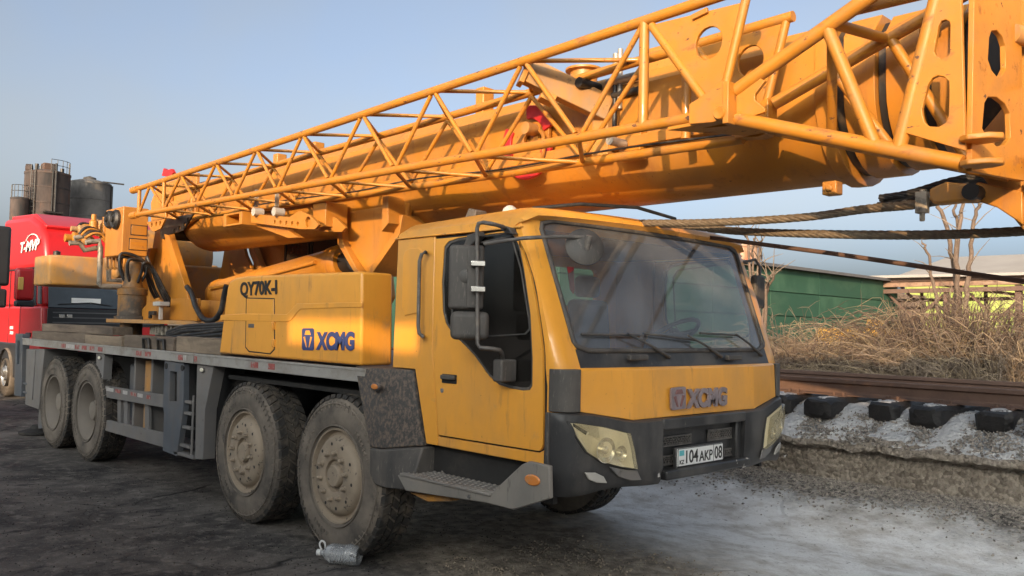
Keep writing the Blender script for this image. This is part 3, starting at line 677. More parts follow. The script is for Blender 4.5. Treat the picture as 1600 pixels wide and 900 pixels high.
cw.loft(pts).build('cowl_panel', M['plastic_front'], CB, smooth=30)
for px in (993, 1143):
    c = P(px, 558.5, 'X', 2.19); MB().box(c.x-.0, c.x+.035, c.y-.09, c.y+.09, c.z-.018, c.z+.018).build('cowl_grip', M['plastic'], CB, bevel=.008)
# wipers
for (x0, y0), (x1, y1), (x2, y2), (x3, y3) in (((1046, 558), (980, 521), (908, 522.5), (1000, 524)), ((1127, 557), (1075, 524), (1005, 521), (1090, 532)), ((1190, 555), (1150, 522), (1093, 520.5), (1152, 524))):
    def wp(px, py, off):
        p = P(px, py, 'X', 2.15)
        for _ in range(6):
            v = (p.z-1.511)/.9; hw = 1.076+.04*v; u = (p.y-CY)/hw
            p = P(px, py, 'X', ws(u, v).x+off)
        return p
    a, b_, c, d = wp(x0, y0, .03), wp(x1, y1, .05), wp(x2, y2, .025), wp(x3, y3, .025)
    w_ = MB().tube([a+Vector((-.02,0,0)), a, a.lerp(b_, .5)+Vector((.008,0,.004)), b_], [.014, .014, .009, .007], 8).build('wiper', M['plastic'], CR, smooth=60)
    MB().tube([c, c.lerp(d, .33)+Vector((.006,0,0)), c.lerp(d, .66)+Vector((.006,0,0)), d], .008, 6).build('wiper_blade', M['plastic'], w_)
# front panel with facets and badge
prof = [(-1.112, 2.188, 1.252), (-.70, 2.252, 1.186), (0, 2.268, 1.190), (.70, 2.252, 1.186), (1.112, 2.188, 1.252)]
fr = []
for u, x, zb in prof: fr.append([Vector((x, CY+u, zb)), Vector((x-.012, CY+u, 1.492)), Vector((x-.03, CY+u, 1.505)), Vector((x-.10, CY+u, 1.505)), Vector((x-.08, CY+u, zb))])
FP = MB().loft(fr).build('front_panel', M['cabpaint'], CR, smooth=0, bevel=.004)
def fx(px, py, X=2.272): return P(px, py, 'X', X)
badge((fx(1047, 641), fx(1069.5, 638), fx(1047, 606)), M['badge'], M['badge_dark'], FP, .012, (1,0,0))
text('XCMG', fx(1071, 638.5), fx(1133, 633.5), fx(1072, 607.5), 'lettering', M['badge'], FP, depth=.016, bold=.05, nrm=(1,0,0))
# corner blocks between the front panel and the cab side
ck = []
for z in (1.252, 1.27, 1.49, 1.50): 
    s = 1 if 1.26 < z < 1.495 else .93
    ck.append([Vector((2.062, Ys-.008*s, z)), Vector((2.12, Ys+.0, z)), Vector((2.165, Ys+.03, z)), Vector((2.19, Ys+.08, z)), Vector((2.192, CY-1.118, z)), Vector((2.10, CY-1.118, z)), Vector((2.062, Ys+.03, z))])
both(MB().loft(ck), 'corner_block', M['plastic'], CB, smooth=40, bevel=.004)
# ---------------- bumper
def bump_plan(y):     # front surface X of the bumper at lateral position y (near half)
    pts = [(.122, 2.06), (.14, 2.13), (.19, 2.195), (.30, 2.235), (.50, 2.272), (.68, 2.298), (.93, 2.312)]
    if y <= pts[0][0]: return pts[0][1]
    for (a, xa), (b_, xb) in zip(pts, pts[1:]):
        if y <= b_: return xa+(xb-xa)*(y-a)/(b_-a)
    return pts[-1][1]
def onb(px, py, off=0):
    p = P(px, py, 'X', 2.25)
    for _ in range(8): p = P(px, py, 'X', bump_plan(p.y)+off)
    return p
pod = []
for y in (.122, .126, .14, .165, .19, .24, .30, .40, .50, .60, .68, .76, .84, .90):
    x = bump_plan(y); zt = 1.247-.062*smooth(.25, .70, y)+.0*y; zb = .765+.03*smooth(.2, .5, y)-.015*smooth(.5, .9, y)
    zt2 = zt-.012
    d = .22 if y > .2 else .012+.20*smooth(.12, .2, y)
    pod.append([Vector((x-.02, y, zt)), Vector((x, y, zt2)), Vector((x+.004, y, zt2-.05)), Vector((x-.004, y, zb+.16)), Vector((x-.012, y, zb+.03)), Vector((x-.03, y, zb)), Vector((x-d, y+.002, zb)), Vector((x-d, y+.002, zt))])
BU = MB().loft(pod).build('bumper', M['plastic_front'], CR, smooth=40)
MB().loft(pod).mirror().build('bumper_end', M['plastic_front'], BU, smooth=40)
# returns of the bumper along the cab sides
side = XZ(.12, (859, 648), (880, 645), (880, 781), (858, 778.5))
for f_ in (0, 1):
    b = MB().box(2.052, 2.075, .112, .16, .768, 1.247)
    (b.mirror() if f_ else b).build('bumper_side', M['plastic'], BU, bevel=.004)
for hy in (746, 769.5):
    c = P(867, hy, 'Y', .112); MB().cyl((2.075, .118, c.z), (2.09, .106, c.z), .014, n=10).build('bolt_hole', M['dark'], BU)
MB().box(2.20, 2.318, .90, mir(.90), 1.115, 1.186).build('upper_lip', M['plastic_front'], BU, bevel=.012, seg=3)
MB().box(2.18, 2.225, .895, mir(.895), .84, 1.118).build('grille_panel', M['plastic_front'], BU, bevel=.004)
MB().box(2.20, 2.325, .93, mir(.84), .800, .862).build('lower_lip', M['plastic_front'], BU, bevel=.014, seg=3)
for ya, yb in ((.895, .955), (mir(.955), mir(.895))): MB().box(2.19, 2.28, ya, yb, .83, 1.13).build('grille_cheek', M['plastic_front'], BU, bevel=.012)
# mesh inserts: crossing bars
def insert(y0, y1, z0, z1):
    b = MB(); X = 2.236; st = .030
    b.box(X-.004, X+.006, y0-.012, y1+.012, z1, z1+.010).box(X-.004, X+.006, y0-.012, y1+.012, z0-.010, z0).box(X-.004, X+.006, y0-.010, y0, z0, z1).box(X-.004, X+.006, y1, y1+.010, z0, z1)
    n = int((y1-y0+z1-z0)/st)
    for i in range(1, n):
        for s in (1, -1):
            a = i*st; ya, za = (y0+a, z0) if y0+a <= y1 else (y1, z0+(y0+a-y1)); 
            t_ = min(ya-y0, z1-za); yb, zb = ya-t_, za+t_
            if s < 0: ya, yb = y0+y1-ya, y0+y1-yb
            if abs(ya-yb) > .005: b.bar((X, ya, za), (X, yb, zb), .006, .008, (1,0,0))
    o = b.build('grille_mesh', M['handle'], BU, smooth=0)
    MB().box(2.226, 2.2285, y0, y1, z0, z1).build('grille_recess', M['dark'], BU)
for (ax, ay), (bx_, by) in (((1016, 700), (1078, 679)), ((1019, 729), (1056, 711)), ((1107, 688), (1163, 666)), ((1131, 712), (1160, 698))):
    p, q_ = P(ax, ay, 'X', 2.236), P(bx_, by, 'X', 2.236); z0, z1 = p.z+.004, q_.z-.004
    insert(p.y, q_.y, z0, z1)
# number plate
pl = lambda px, py, X=2.296: P(px, py, 'X', X)
c0, c1, c2 = pl(1059.5, 730), pl(1130, 718), pl(1059.3, 701)
py0, py1, pz0, pz1 = c0.y, c1.y, .868, .982
PLT = MB().box(2.278, 2.294, py0, py1, pz0, pz1).build('number_plate', M['white'], CR, bevel=.004)
MB().box(2.262, 2.286, py0-.012, py1+.012, pz0-.014, pz1+.008).build('plate_holder', M['plastic_front'], PLT, bevel=.006)
def pt_(u, v): return Vector((2.294, py0+(py1-py0)*u, pz0+(pz1-pz0)*v))
for u0, u1, v0_, v1_ in ((.0, 1, .97, 1.0), (0, 1, 0, .03), (0, .006, 0, 1), (.994, 1, 0, 1), (.775, .781, 0, 1)):
    a, b_ = pt_(u0, v0_), pt_(u1, v1_); MB().box(2.293, 2.2955, a.y, b_.y, a.z, b_.z).build('plate_rule', M['black_ink'], PLT)
a, b_ = pt_(.03, .60), pt_(.125, .90); MB().box(2.293, 2.296, a.y, b_.y, a.z, b_.z).build('plate_flag', M['flag'], PLT)
text('KZ', pt_(.035, .12), pt_(.13, .12), pt_(.035, .36), 'lettering', M['black_ink'], PLT, .002, .02, (1,0,0))
text('104', pt_(.17, .13), pt_(.43, .13), pt_(.17, .87), 'lettering', M['black_ink'], PLT, .002, .015, (1,0,0))
text('AKP', pt_(.455, .13), pt_(.755, .13), pt_(.455, .72), 'lettering', M['black_ink'], PLT, .002, .015, (1,0,0))
text('08', pt_(.80, .13), pt_(.975, .13), pt_(.80, .87), 'lettering', M['black_ink'], PLT, .002, .015, (1,0,0))
# headlamps
hl_px = [(894.5, 661), (903, 661.5), (940, 667), (978, 676.5), (984, 700), (989.5, 732), (965, 728.5), (938, 721), (915, 706), (901, 685)]
def lamp(mirr):
    ring = [onb(a, b_, 0) for a, b_ in hl_px]; cen = sum(ring, Vector())/len(ring)
    def fix(b): return b.mirror() if mirr else b
    def poly(k, o0, o1, dense=1):
        b = MB(); n = len(ring)
        rr = [cen+(p-cen)*k for p in ring]
        # keep on the curved surface
        lo = [Vector((bump_plan(p.y)+o0, p.y, p.z)) for p in rr]; hi = [Vector((bump_plan(p.y)+o1, p.y, p.z)) for p in rr]
        c_lo = Vector((bump_plan(cen.y)+o0, cen.y, cen.z)); c_hi = Vector((bump_plan(cen.y)+o1+.001, cen.y, cen.z))
        vs = lo+hi+[c_lo, c_hi]
        fs = [(i, (i+1) % n, n+(i+1) % n, n+i) for i in range(n)]+[((i+1) % n, i, 2*n) for i in range(n)]+[(n+i, n+(i+1) % n, 2*n+1) for i in range(n)]
        return b.add(vs, fs)
    h = fix(poly(1.06, -.004, .009)).build('headlight', M['plastic_front'], CR, smooth=25)
    fix(poly(.985, .004, .0115)).build('lamp_bowl', M['clearlamp'], h, smooth=25)
    fix(poly(1.0, .034, .037)).build('lamp_lens', M['lens'], h, smooth=85)
    # edge wall of the lens
    n = len(ring); a = [Vector((bump_plan(p.y)+.006, p.y, p.z)) for p in ring]; c = [Vector((bump_plan(p.y)+.035, p.y, p.z)) for p in ring]
    fix(MB().add(a+c, [(i, (i+1) % n, n+(i+1) % n, n+i) for i in range(n)])).build('lens_rim', M['lens'], h, smooth=25)
    for (px, py, r) in ((944, 703, .075), (968, 708, .046)):
        p = onb(px, py, .012)
        fix(MB().lathe([(r, .016), (r*.96, .016), (r*.80, .004), (r*.55, -.001), (r*.34, .0), (r*.32, .012), (r*.2, .017), (.001, .018)], p, (1, -.1, 0), 28, caps=False)).build('reflector', M['reflector'], h, smooth=40)
    for (px, py, r) in ((920, 682, .03),):
        p = onb(px, py, .012); fix(MB().lathe([(r, .006), (r*.7, .0), (.001, .002)], p, (1, -.1, 0), 16)).build('indicator', M['clearlamp'], h, smooth=40)
    # grey moulding under the lamp and the small side lamp
    md = [onb(a, b_, .003) for a, b_ in ((951, 729), (975, 733.5), (994, 735), (1001, 750), (985, 751), (965, 745))]
    ce = sum(md, Vector())/len(md); k = len(md)
    fix(MB().add(md+[p+Vector((.010, 0, 0)) for p in md], [tuple(range(k)), tuple(range(2*k-1, k-1, -1))]+[(i, (i+1) % k, k+(i+1) % k, k+i) for i in range(k)])).build('lamp_moulding', M['greysteel'], h, smooth=30, bevel=.004)
    md = [onb(a, b_, .002) for a, b_ in ((912, 738), (928, 738), (941, 744), (947, 755), (930, 754), (918, 749))]; k = len(md)
    fix(MB().add(md+[p+Vector((.014, 0, 0)) for p in md], [tuple(range(k)), tuple(range(2*k-1, k-1, -1))]+[(i, (i+1) % k, k+(i+1) % k, k+i) for i in range(k)])).build('fog_lamp', M['foglamp'], h, smooth=30, bevel=.005)
lamp(False); lamp(True)
# chipped corners of the bumper
for px, py, s in ((1029, 742, .016), (1163, 727, .03), (1150, 722, .022), (1166, 716, .02), (1226, 713, .018)):
    p = P(px, py, 'X', 2.318 if px < 1200 else 2.2)
    MB().add([p+Vector((random.uniform(0, .01), random.uniform(-s, s), random.uniform(-s, s))) for _ in range(6)], [(0,1,2),(0,2,3),(0,3,4),(0,4,5),(0,5,1),(1,3,5)]).build('scuff', M['pale'], BU, smooth=0)
# ---------------- wheel-arch fairing, step and skirt on the near side (and its twin)
Yf = .02
fa = XZ(Yf, (573, 580), (612, 580), (628, 700), (603, 702))
def both2(mb, nm, mt, **k):
    o = mb.build(nm, mt, CR, **k); mb.mirror().build(nm, mt, CR, **k); return o
zT = 1.425
FA = [[Vector((.20, .015, zT)), Vector((.40, .015, zT)), Vector((.74, .125, zT)), Vector((.74, .5, zT)), Vector((.20, .5, zT))],
      [Vector((.24, .0, 1.36)), Vector((.415, .0, 1.36)), Vector((.765, .12, 1.36)), Vector((.765, .5, 1.36)), Vector((.24, .5, 1.36))],
      [Vector((.45, -.01, .87)), Vector((.585, -.01, .87)), Vector((.905, .11, .92)), Vector((.905, .5, .92)), Vector((.45, .5, .87))]]
both2(MB().loft(FA), 'arch_fairing', M['mudded'], smooth=25, bevel=.012, seg=3)
FB = [[Vector((.455, -.012, .865)), Vector((.59, -.012, .865)), Vector((.92, .10, .915)), Vector((.92, .5, .915)), Vector((.455, .5, .865))],
      [Vector((.46, -.014, .69)), Vector((.60, -.014, .685)), Vector((.92, .02, .70)), Vector((.92, .5, .70)), Vector((.46, .5, .69))],
      [Vector((.52, -.008, .615)), Vector((.66, -.012, .61)), Vector((.92, .02, .63)), Vector((.92, .5, .63)), Vector((.52, .5, .615))]]
both2(MB().loft(FB), 'lower_fairing', M['plastic'], smooth=25, bevel=.012, seg=3)
marker(588, 604, -.014, sx=.055, sz=.028, mt='amber')
skirt = XZ(-.01, (621, 742), (770, 768), (815, 726), (826, 721), (858, 728), (859, 779), (802, 796.5), (760, 786), (634, 767))
MB().prism(skirt, 'Y', -.012, .02).build('side_skirt', M['skirt'], CR, bevel=.006)
sx0, sx1 = P(626, 750, 'Y', -.01).x, P(768, 770, 'Y', -.01).x
MB().box(sx0, sx1, -.02, .30, .725, .742).build('step_plate', M['tread_plate'], CR, bevel=.004)
def studs(f_):
    b = MB()
    for i in range(16):
        for j in range(6):
            x = sx0+.06+(sx1-sx0-.10)*(i+.5*(j % 2))/16; y = .01+.045*j
            b.lathe([(.014, 0), (.012, .004), (.007, .007), (.001, .0075)], (x, y, .7415), (0, 0, 1), 6, caps=False)
    return b.mirror() if f_ else b
for f_ in (0,): tag(studs(f_).build('step_studs', M['tread_plate'], CR, smooth=60), None, kind='stuff')
both2(MB().box(.90, 2.04, .20, .24, .70, .935), 'step_back', M['dark'], bevel=.004)
for px, py in ((734, 776), (692, 738)):
    c = P(px, py, 'Y', -.013 if px > 700 else .195); MB().cyl((c.x, c.y, c.z), (c.x, c.y-.008, c.z), .014, n=10).build('bolt', M['chrome'], CR)
c = P(832.5, 750, 'Y', -.012)
MB().prism(circle(c.x, c.z, .032, 18, 1.9), 'Y', -.022, -.008).build('side_marker', M['amber'], CR, bevel=.008, seg=3)
MB().prism(XZ(.05, (640, 770), (668, 784), (706, 783), (700, 776)), 'Y', .05, .12).build('tow_eye', M['dusty_yellow'], CR, bevel=.005)
# ---------------- cab interior
rear = [(Ys+.05, .96), (mir(Ys+.05), .96), (mir(Ys+.05), 2.36), (Ys+.05, 2.36)]
wo = lambda a, b_, c, d: [(a, c+.03), (a+.03, c), (b_-.03, c), (b_, c+.03), (b_, d-.03), (b_-.03, d), (a+.03, d), (a, d-.03)]
MB().prism(rear, 'X', .50, .54, holes=[wo(.86, 1.32, 1.93, 2.26), wo(1.5, 2.3, 1.93, 2.26)]).build('rear_wall', M['cabpaint'], CB)
MB().box(.545, 1.80, .19, mir(.19), 2.345, 2.352).build('headlining', M['interior'], CB)
MB().prism([(1.62, .97), (1.62, 1.40), (1.75, 1.54), (2.05, 1.56), (2.11, 1.48), (2.11, .97)], 'Y', .24, mir(.24)).build('dashboard', M['interior'], CB, bevel=.02)
for y in (.55, 1.95):
    s_ = MB().box(.85, 1.32, y-.24, y+.24, 1.18, 1.33).build('seat', M['seat'], CB, bevel=.05, seg=3)
    MB().prism([(.72, 1.30), (.86, 1.30), (.80, 1.98), (.70, 1.98)], 'Y', y-.23, y+.23).build('backrest', M['seat'], CB, bevel=.05, seg=3)
    MB().box(.69, .79, y-.13, y+.13, 2.0, 2.18).build('headrest', M['seat'], CB, bevel=.04, seg=3)
MB().cyl((.78, .55, .97), (.9, .55, 1.2), .12, n=10).build('seat_base', M['interior'], CB)
MB().box(.9, 1.25, 1.75, 2.1, .97, 1.2).build('seat_base', M['interior'], CB)
sw = Vector((1.60, 1.97, 1.70)); sa = Vector((-.55, 0, .84)).normalized()
e1 = sa.orthogonal().normalized(); e2 = sa.cross(e1)
MB().tube([sw+(e1*math.cos(2*math.pi*i/28)+e2*math.sin(2*math.pi*i/28))*.225 for i in range(29)], .017, 8, caps=False).build('steering_wheel', M['plastic'], CB, smooth=60)
b = MB().cyl(sw-sa*.02, sw+sa*.03, .06, n=14)
for k in range(3):
    a = 2*math.pi*k/3+.5; b.cyl(sw, sw+(e1*math.cos(a)+e2*math.sin(a))*.215, .013, n=6)
b.cyl(sw, sw-sa*.35, .035, n=10); b.build('steering_column', M['plastic'], CB)
MB().box(1.75, 1.95, 1.45, 1.72, 1.55, 1.72).build('instrument_pod', M['interior'], CB, bevel=.02)
MB().add([(1.93, .40, 2.12), (1.93, .46, 2.12), (1.95, .45, 1.98), (1.96, .43, 1.95), (1.95, .41, 1.98)]+[(1.935, .40, 2.12), (1.935, .46, 2.12), (1.955, .45, 1.98), (1.965, .43, 1.95), (1.955, .41, 1.98)], [(0,1,2,3,4), (9,8,7,6,5), (0,5,6,1), (1,6,7,2), (2,7,8,3), (3,8,9,4), (4,9,5,0)]).build('pennant', M['redcloth'], CB)
MB().box(.62, .72, .9, 1.05, 1.5, 2.1).build('jacket', M['redcloth'], CB, bevel=.04)
# roof lamps and aerials on the roof
for px, py, Y in ((797, 322, .35), (1110, 369, 2.35)):
    c = P(px, py, 'Y', Y); MB().lathe([(.055, 0), (.055, .03), (.045, .06), (.02, .08), (.001, .083)], (c.x, Y, 2.455), (0, 0, 1), 16).build('roof_lamp', M['pale'], CR, smooth=50)
fl = P(748, 325, 'Y', .55); MB().prism([(fl.x-.07, 2.50), (fl.x+.05, 2.49), (fl.x+.06, 2.56), (fl.x-.02, 2.58)], 'Y', .47, .58).build('floodlight', M['plastic'], CR, bevel=.008)
MB().tube([(1.72, .30, 2.49), (1.9, .55, 2.53), (2.0, 1.0, 2.55), (1.95, 1.5, 2.53)], .012, 8).build('roof_hose', M['rubberhose'], CR, smooth=60)
# ---------------- mirrors
Ym = -.10
MI = MB().tube([P(788, 356, 'Y', .10), P(786, 354.5, 'Y', -.02), P(770, 350, 'Y', Ym), P(755, 347.5, 'Y', Ym), P(748, 349, 'Y', Ym), P(745.5, 357, 'Y', Ym), P(745.5, 400, 'Y', Ym), P(746, 489, 'Y', Ym), P(746, 527, 'Y', Ym), P(746, 537, 'Y', Ym), P(750, 543, 'Y', Ym), P(770, 545, 'Y', Ym+.05), P(781, 547, 'Y', Ym+.1), P(785, 553, 'Y', Ym+.14), P(786, 566, 'Y', Ym+.19)], .0125, 10).build('mirror_arm', M['handle'], CR, smooth=60)
arm = [P(757, 381, 'Y', Ym), P(790, 376, 'Y', -.06), P(820, 372, 'Y', -.02), P(850, 370.5, 'X', 2.02), P(880, 369.5, 'X', 2.08), P(912, 371, 'X', 2.13)]
MB().tube(arm, .012, 10).build('forward_mirror_arm', M['handle'], MI, smooth=60)
def slab(px0, py0, px1, py1, Yc, th, nm, mt, bev, tilt=.0):
    a, b_ = P(px0, py0, 'Y', Yc), P(px1, py1, 'Y', Yc)
    x0, x1, z1, z0 = a.x, b_.x, a.z, b_.z
    return MB().box(x0, x1, Yc-th, Yc+.02, z0, z1).build(nm, M[mt], MI, bevel=bev, seg=4)
def rot_slab(pxc, pyc, w, h, th, nm, mt, bev, yaw=50, off=0.0, par=None):
    """mirror head: thin in its own facing direction, which looks back along the truck and outwards"""
    c = P(pxc, pyc, 'Y', Ym); b = MB().box(-th/2, th/2, -w/2, w/2, -h/2, h/2)
    R = Matrix.Rotation(rad(yaw), 3, 'Z'); b.v = [tuple(R @ Vector(v)+c+Vector((off, 0, 0))) for v in b.v]
    return b.build(nm, M[mt], par or MI, bevel=bev, seg=4)
s_ = 1338/((P(737, 433, 'Y', Ym)-CPOS).dot(FW))
MH = rot_slab(737, 433, 53/s_*1.03, 101/s_, .075, 'mirror_head', 'plastic', .02, yaw=-38, off=-.05)
rot_slab(737, 433, 14/s_, 96/s_, .02, 'mirror_rib', 'plastic', .005, yaw=-38, off=.0)
rot_slab(739, 509, 60/s_, 44/s_, .09, 'mirror_head', 'plastic', .035, yaw=-38, off=-.03)
for py in (412, 452):
    rot_slab(745, py, 22/s_, 8/s_, .05, 'clamp', 'chrome', .003, yaw=-38, off=.01)
c = P(733, 432, 'Y', Ym); MB().lathe([(.045, 0), (.045, .008), (.03, .016), (.012, .02), (.001, .02)], c+Vector((-.005, -.02, 0)), (.79, -.62, 0), 16).build('mirror_boss', M['plastic'], MI, smooth=40)
c = P(787, 577, 'Y', .06); MB().box(c.x-.035, c.x+.045, .0, .13, c.z-.075, c.z+.06).build('mirror_bracket', M['plastic'], MI, bevel=.012, seg=3)
c = P(812, 365, 'Y', .11); MB().prism(XZ(.10, (735, 368), (752, 362), (755, 369), (741, 384), (733, 392), (727, 392)), 'Y', .07, .125).build('arm_bracket', M['plastic'], MI, bevel=.006)
MB().prism(XZ(.10, (785, 352), (800, 356), (806, 366), (797, 366), (788, 360)), 'Y', .07, .125).build('arm_bracket', M['plastic'], MI, bevel=.006)
c = P(916, 382, 'X', 2.16)
RM = MB().lathe([(.001, .0), (.02, .0), (.05, -.004), (.095, -.018), (.118, -.032), (.120, -.04), (.112, -.05), (.001, -.052)], c, (.78, -.50, .30), 28).build('round_mirror', M['plastic'], MI, smooth=40)
MB().cyl(c+Vector((.0, 0, -.03)), c+Vector((.03, -.01, .05)), .018, n=10).build('mirror_knob', M['handle'], MI)
# far-side mirror
MB().tube([(1.80, mir(.12), 2.30), (1.86, mir(.02), 2.33), (1.88, mir(-.02), 2.27), (1.88, mir(-.02), 1.85)], .0125, 8).build('mirror_arm', M['handle'], CR, smooth=60)
MB().box(1.84, 1.90, mir(.07), mir(-.08), 1.93, 2.2).build('far_mirror_head', M['plastic'], CR, bevel=.02)
# ================================================================== superstructure
# ---------------- slewing ring and turret
RX, RY = -4.72, CY
MB().lathe([(.80, 1.41), (.80, 1.50), (.86, 1.52), (.86, 1.545)], (RX, RY, 0), (0,0,1), 48).build('slew_ring', M['blacksteel'], CR, smooth=40)
for i in range(72):
    a = 2*math.pi*i/72
    if math.sin(a) > .35: continue
    p0 = Vector((RX+.86*math.cos(a), RY+.86*math.sin(a), 0)); d = Vector((math.cos(a), math.sin(a), 0)); s = Vector((-d.y, d.x, 0))
    b = MB(); vs = []
    for z in (1.55, 1.655):
        vs += [p0-s*.026+Vector((0,0,z)), p0+s*.026+Vector((0,0,z)), p0+d*.06+s*.014+Vector((0,0,z)), p0+d*.06-s*.014+Vector((0,0,z))]
    b.add(vs, [(0,1,2,3),(7,6,5,4),(0,4,5,1),(1,5,6,2),(2,6,7,3),(3,7,4,0)]).build('gear_tooth', M['gear'], CR, smooth=0)
MB().lathe([(.862, 1.547), (.862, 1.66)], (RX, RY, 0), (0,0,1), 48).build('gear_ring', M['gear'], CR, smooth=40)
TU = MB().prism([(-6.5, .62), (-5.75, .24), (-5.2, .22), (-4.4, .40), (-4.0, .62), (-3.7, .80), (-3.7, mir(.80)), (-4.2, mir(.5)), (-6.0, mir(.35)), (-6.5, mir(.5))], 'Z', 1.68, 1.725).build('turret_base', M['dusty_yellow'], CR, bevel=.006)
Yt = .86
tri = [(-6.48, 1.726), (-6.02, 2.50), (-5.90, 2.92), (-5.48, 2.92), (-5.30, 2.62), (-4.66, 1.98), (-3.9, 1.96), (-3.85, 1.726)]
for f_ in (0, 1):
    b = MB().prism(tri, 'Y', Yt, Yt+.045); (b.mirror() if f_ else b).build('turret_cheek', M['paint'], TU, bevel=.004)
    fl_ = MB().prism([(-5.28, 2.64), (-5.44, 2.92), (-5.34, 2.92), (-4.56, 1.99), (-4.56, 1.727), (-4.66, 1.727), (-4.66, 1.97)], 'Y', Yt-.085, Yt-.002); (fl_.mirror() if f_ else fl_).build('cheek_flange', M['paint'], TU, bevel=.004)
    fl_ = MB().prism([(-6.46, 1.727), (-5.90, 2.66), (-5.80, 2.66), (-6.30, 1.727)], 'Y', Yt-.085, Yt-.002); (fl_.mirror() if f_ else fl_).build('cheek_flange', M['paint'], TU, bevel=.004)
MB().box(-6.1, -3.9, Yt+.05, mir(Yt+.05), 1.73, 1.95).build('turret_floor', M['dusty_yellow'], TU)
gs = MB().prism([(-5.55, 1.727), (-5.10, 1.93), (-4.78, 1.97), (-4.70, 1.96), (-4.70, 1.727)], 'Y', .50, .53).build('turret_gusset', M['paint'], TU, bevel=.004)
MB().prism([(-5.75, 1.727), (-5.25, 1.98), (-5.1, 2.0), (-5.1, 1.727)], 'Y', .62, .65).build('turret_gusset', M['paint'], TU, bevel=.004)
MB().box(-4.86, -4.70, .42, .46, 1.78, 1.83).box(-4.86, -4.83, .42, .46, 1.74, 1.78).build('lashing_eye', M['blacksteel'], TU, bevel=.005)
MB().box(-4.68, -4.48, .40, .52, 1.89, 1.94).box(-4.6, -4.56, .44, .48, 1.73, 1.9).build('terminal_block', M['pale'], TU, bevel=.006)
MB().box(-4.66, -3.9, .60, .64, 1.727, 1.98).build('turret_plate', M['paint'], TU, bevel=.005)
# slew reducer with its hoses
RDX, RDY = -5.42, .43
RD = MB().lathe([(.13, 1.52), (.13, 1.68)], (RDX, RDY, 0), (0,0,1), 20).lathe([(.20, 1.725), (.20, 1.76), (.165, 1.77), (.165, 2.02), (.175, 2.03), (.175, 2.10), (.12, 2.12), (.10, 2.22), (.10, 2.40), (.08, 2.44), (.001, 2.44)], (RDX, RDY, 0), (0,0,1), 24).build('slew_reducer', M['reducer'], CR, smooth=40)
for k, (dx, dy, h, ex) in enumerate(((-.08, -.05, .30, -.16), (-.02, -.08, .34, -.06), (.06, -.06, .26, .08), (.10, .02, .22, .20), (.02, .08, .30, .12), (-.1, .05, .27, -.06))):
    pts = [Vector((RDX+dx, RDY+dy, 2.18)), Vector((RDX+dx*1.8, RDY+dy*1.8, 2.32)), Vector((RDX+dx*2+ex*.3, RDY+dy*1.6, 2.2+h)), Vector((RDX+ex, RDY+.15, 2.25+h*.6)), Vector((RDX+ex*1.2, RDY+.3, 2.1)), Vector((RDX+ex*1.1, RDY+.42, 1.9))]
    pts = [noise_p if False else p for noise_p, p in zip(pts, pts)]
    sp = []
    for i in range(len(pts)-1):
        for j in range(5):
            t_ = j/5; p0, p1, p2, p3 = pts[max(i-1,0)], pts[i], pts[i+1], pts[min(i+2, len(pts)-1)]
            sp.append(.5*((2*p1)+(p2-p0)*t_+(2*p0-5*p1+4*p2-p3)*t_**2+(3*p1-p0-3*p2+p3)*t_**3))
    sp.append(pts[-1]); MB().tube(sp, .019, 8).build('hose', M['rubberhose'], RD, smooth=60)
def spline(pts, k=6):
    pts = [Vector(p) for p in pts]; sp = []
    for i in range(len(pts)-1):
        for j in range(k):
            t_ = j/k; p0, p1, p2, p3 = pts[max(i-1,0)], pts[i], pts[i+1], pts[min(i+2, len(pts)-1)]
            sp.append(.5*((2*p1)+(p2-p0)*t_+(2*p0-5*p1+4*p2-p3)*t_**2+(3*p1-p0-3*p2+p3)*t_**3))
    return sp+[pts[-1]]
MB().tube(spline([P(a, b_, 'Y', .55) for a, b_ in ((292, 448), (299, 458), (306, 480), (318, 498), (334, 500), (345, 486), (350, 462), (354, 446))]), .03, 8).build('hose', M['rubberhose'], TU, smooth=60)
for dz in (0, -.05, -.1): MB().tube(spline([P(a, b_, 'Y', .30)+Vector((0, 0, dz*.5)) for a, b_ in ((352, 506), (320, 508), (290, 510), (270, 516), (262, 520), (270, 526), (300, 523), (352, 515-dz*60))]), .022, 8).build('hose', M['rubberhose'], TU, smooth=60)
# ---------------- cabinet, pipes and counterweight
cA = P(193, 322, 'Y', .32); xa = cA.x; cB = P(166, 326, 'Y', .32).x; yB = P(233, 320, 'X', xa).y
zc1, zc0 = P(193, 322, 'Y', .32).z, P(193, 398, 'Y', .32).z
CAB = MB().box(cB, xa, .32, yB, zc0, zc1).build('control_cabinet', M['paint'], CR, bevel=.012, seg=3)
def cbx(px, py): return P(px, py, 'X', xa+.004)
a, b_ = cbx(206, 352), cbx(229, 368); MB().box(xa-.002, xa+.006, a.y, b_.y, b_.z, a.z).build('cabinet_hatch', M['paint'], CAB, bevel=.003)
MB().box(xa-.002, xa+.002, a.y-.012, b_.y+.012, b_.z-.012, a.z+.012).build('hatch_seam', M['dark'], CAB)
a, b_ = cbx(203, 374), cbx(229, 390)
MB().box(xa-.002, xa+.003, a.y-.01, b_.y+.01, b_.z-.02, a.z+.02).build('louvre_gap_plate', M['dark'], CAB)  # dark plate stands in for the shade between the louvres
for i in range(8):
    z = b_.z+(a.z-b_.z)*i/7; MB().box(xa-.002, xa+.014, a.y, b_.y, z-.012, z+.006).build('louvre', M['paint'], CAB, bevel=.003)
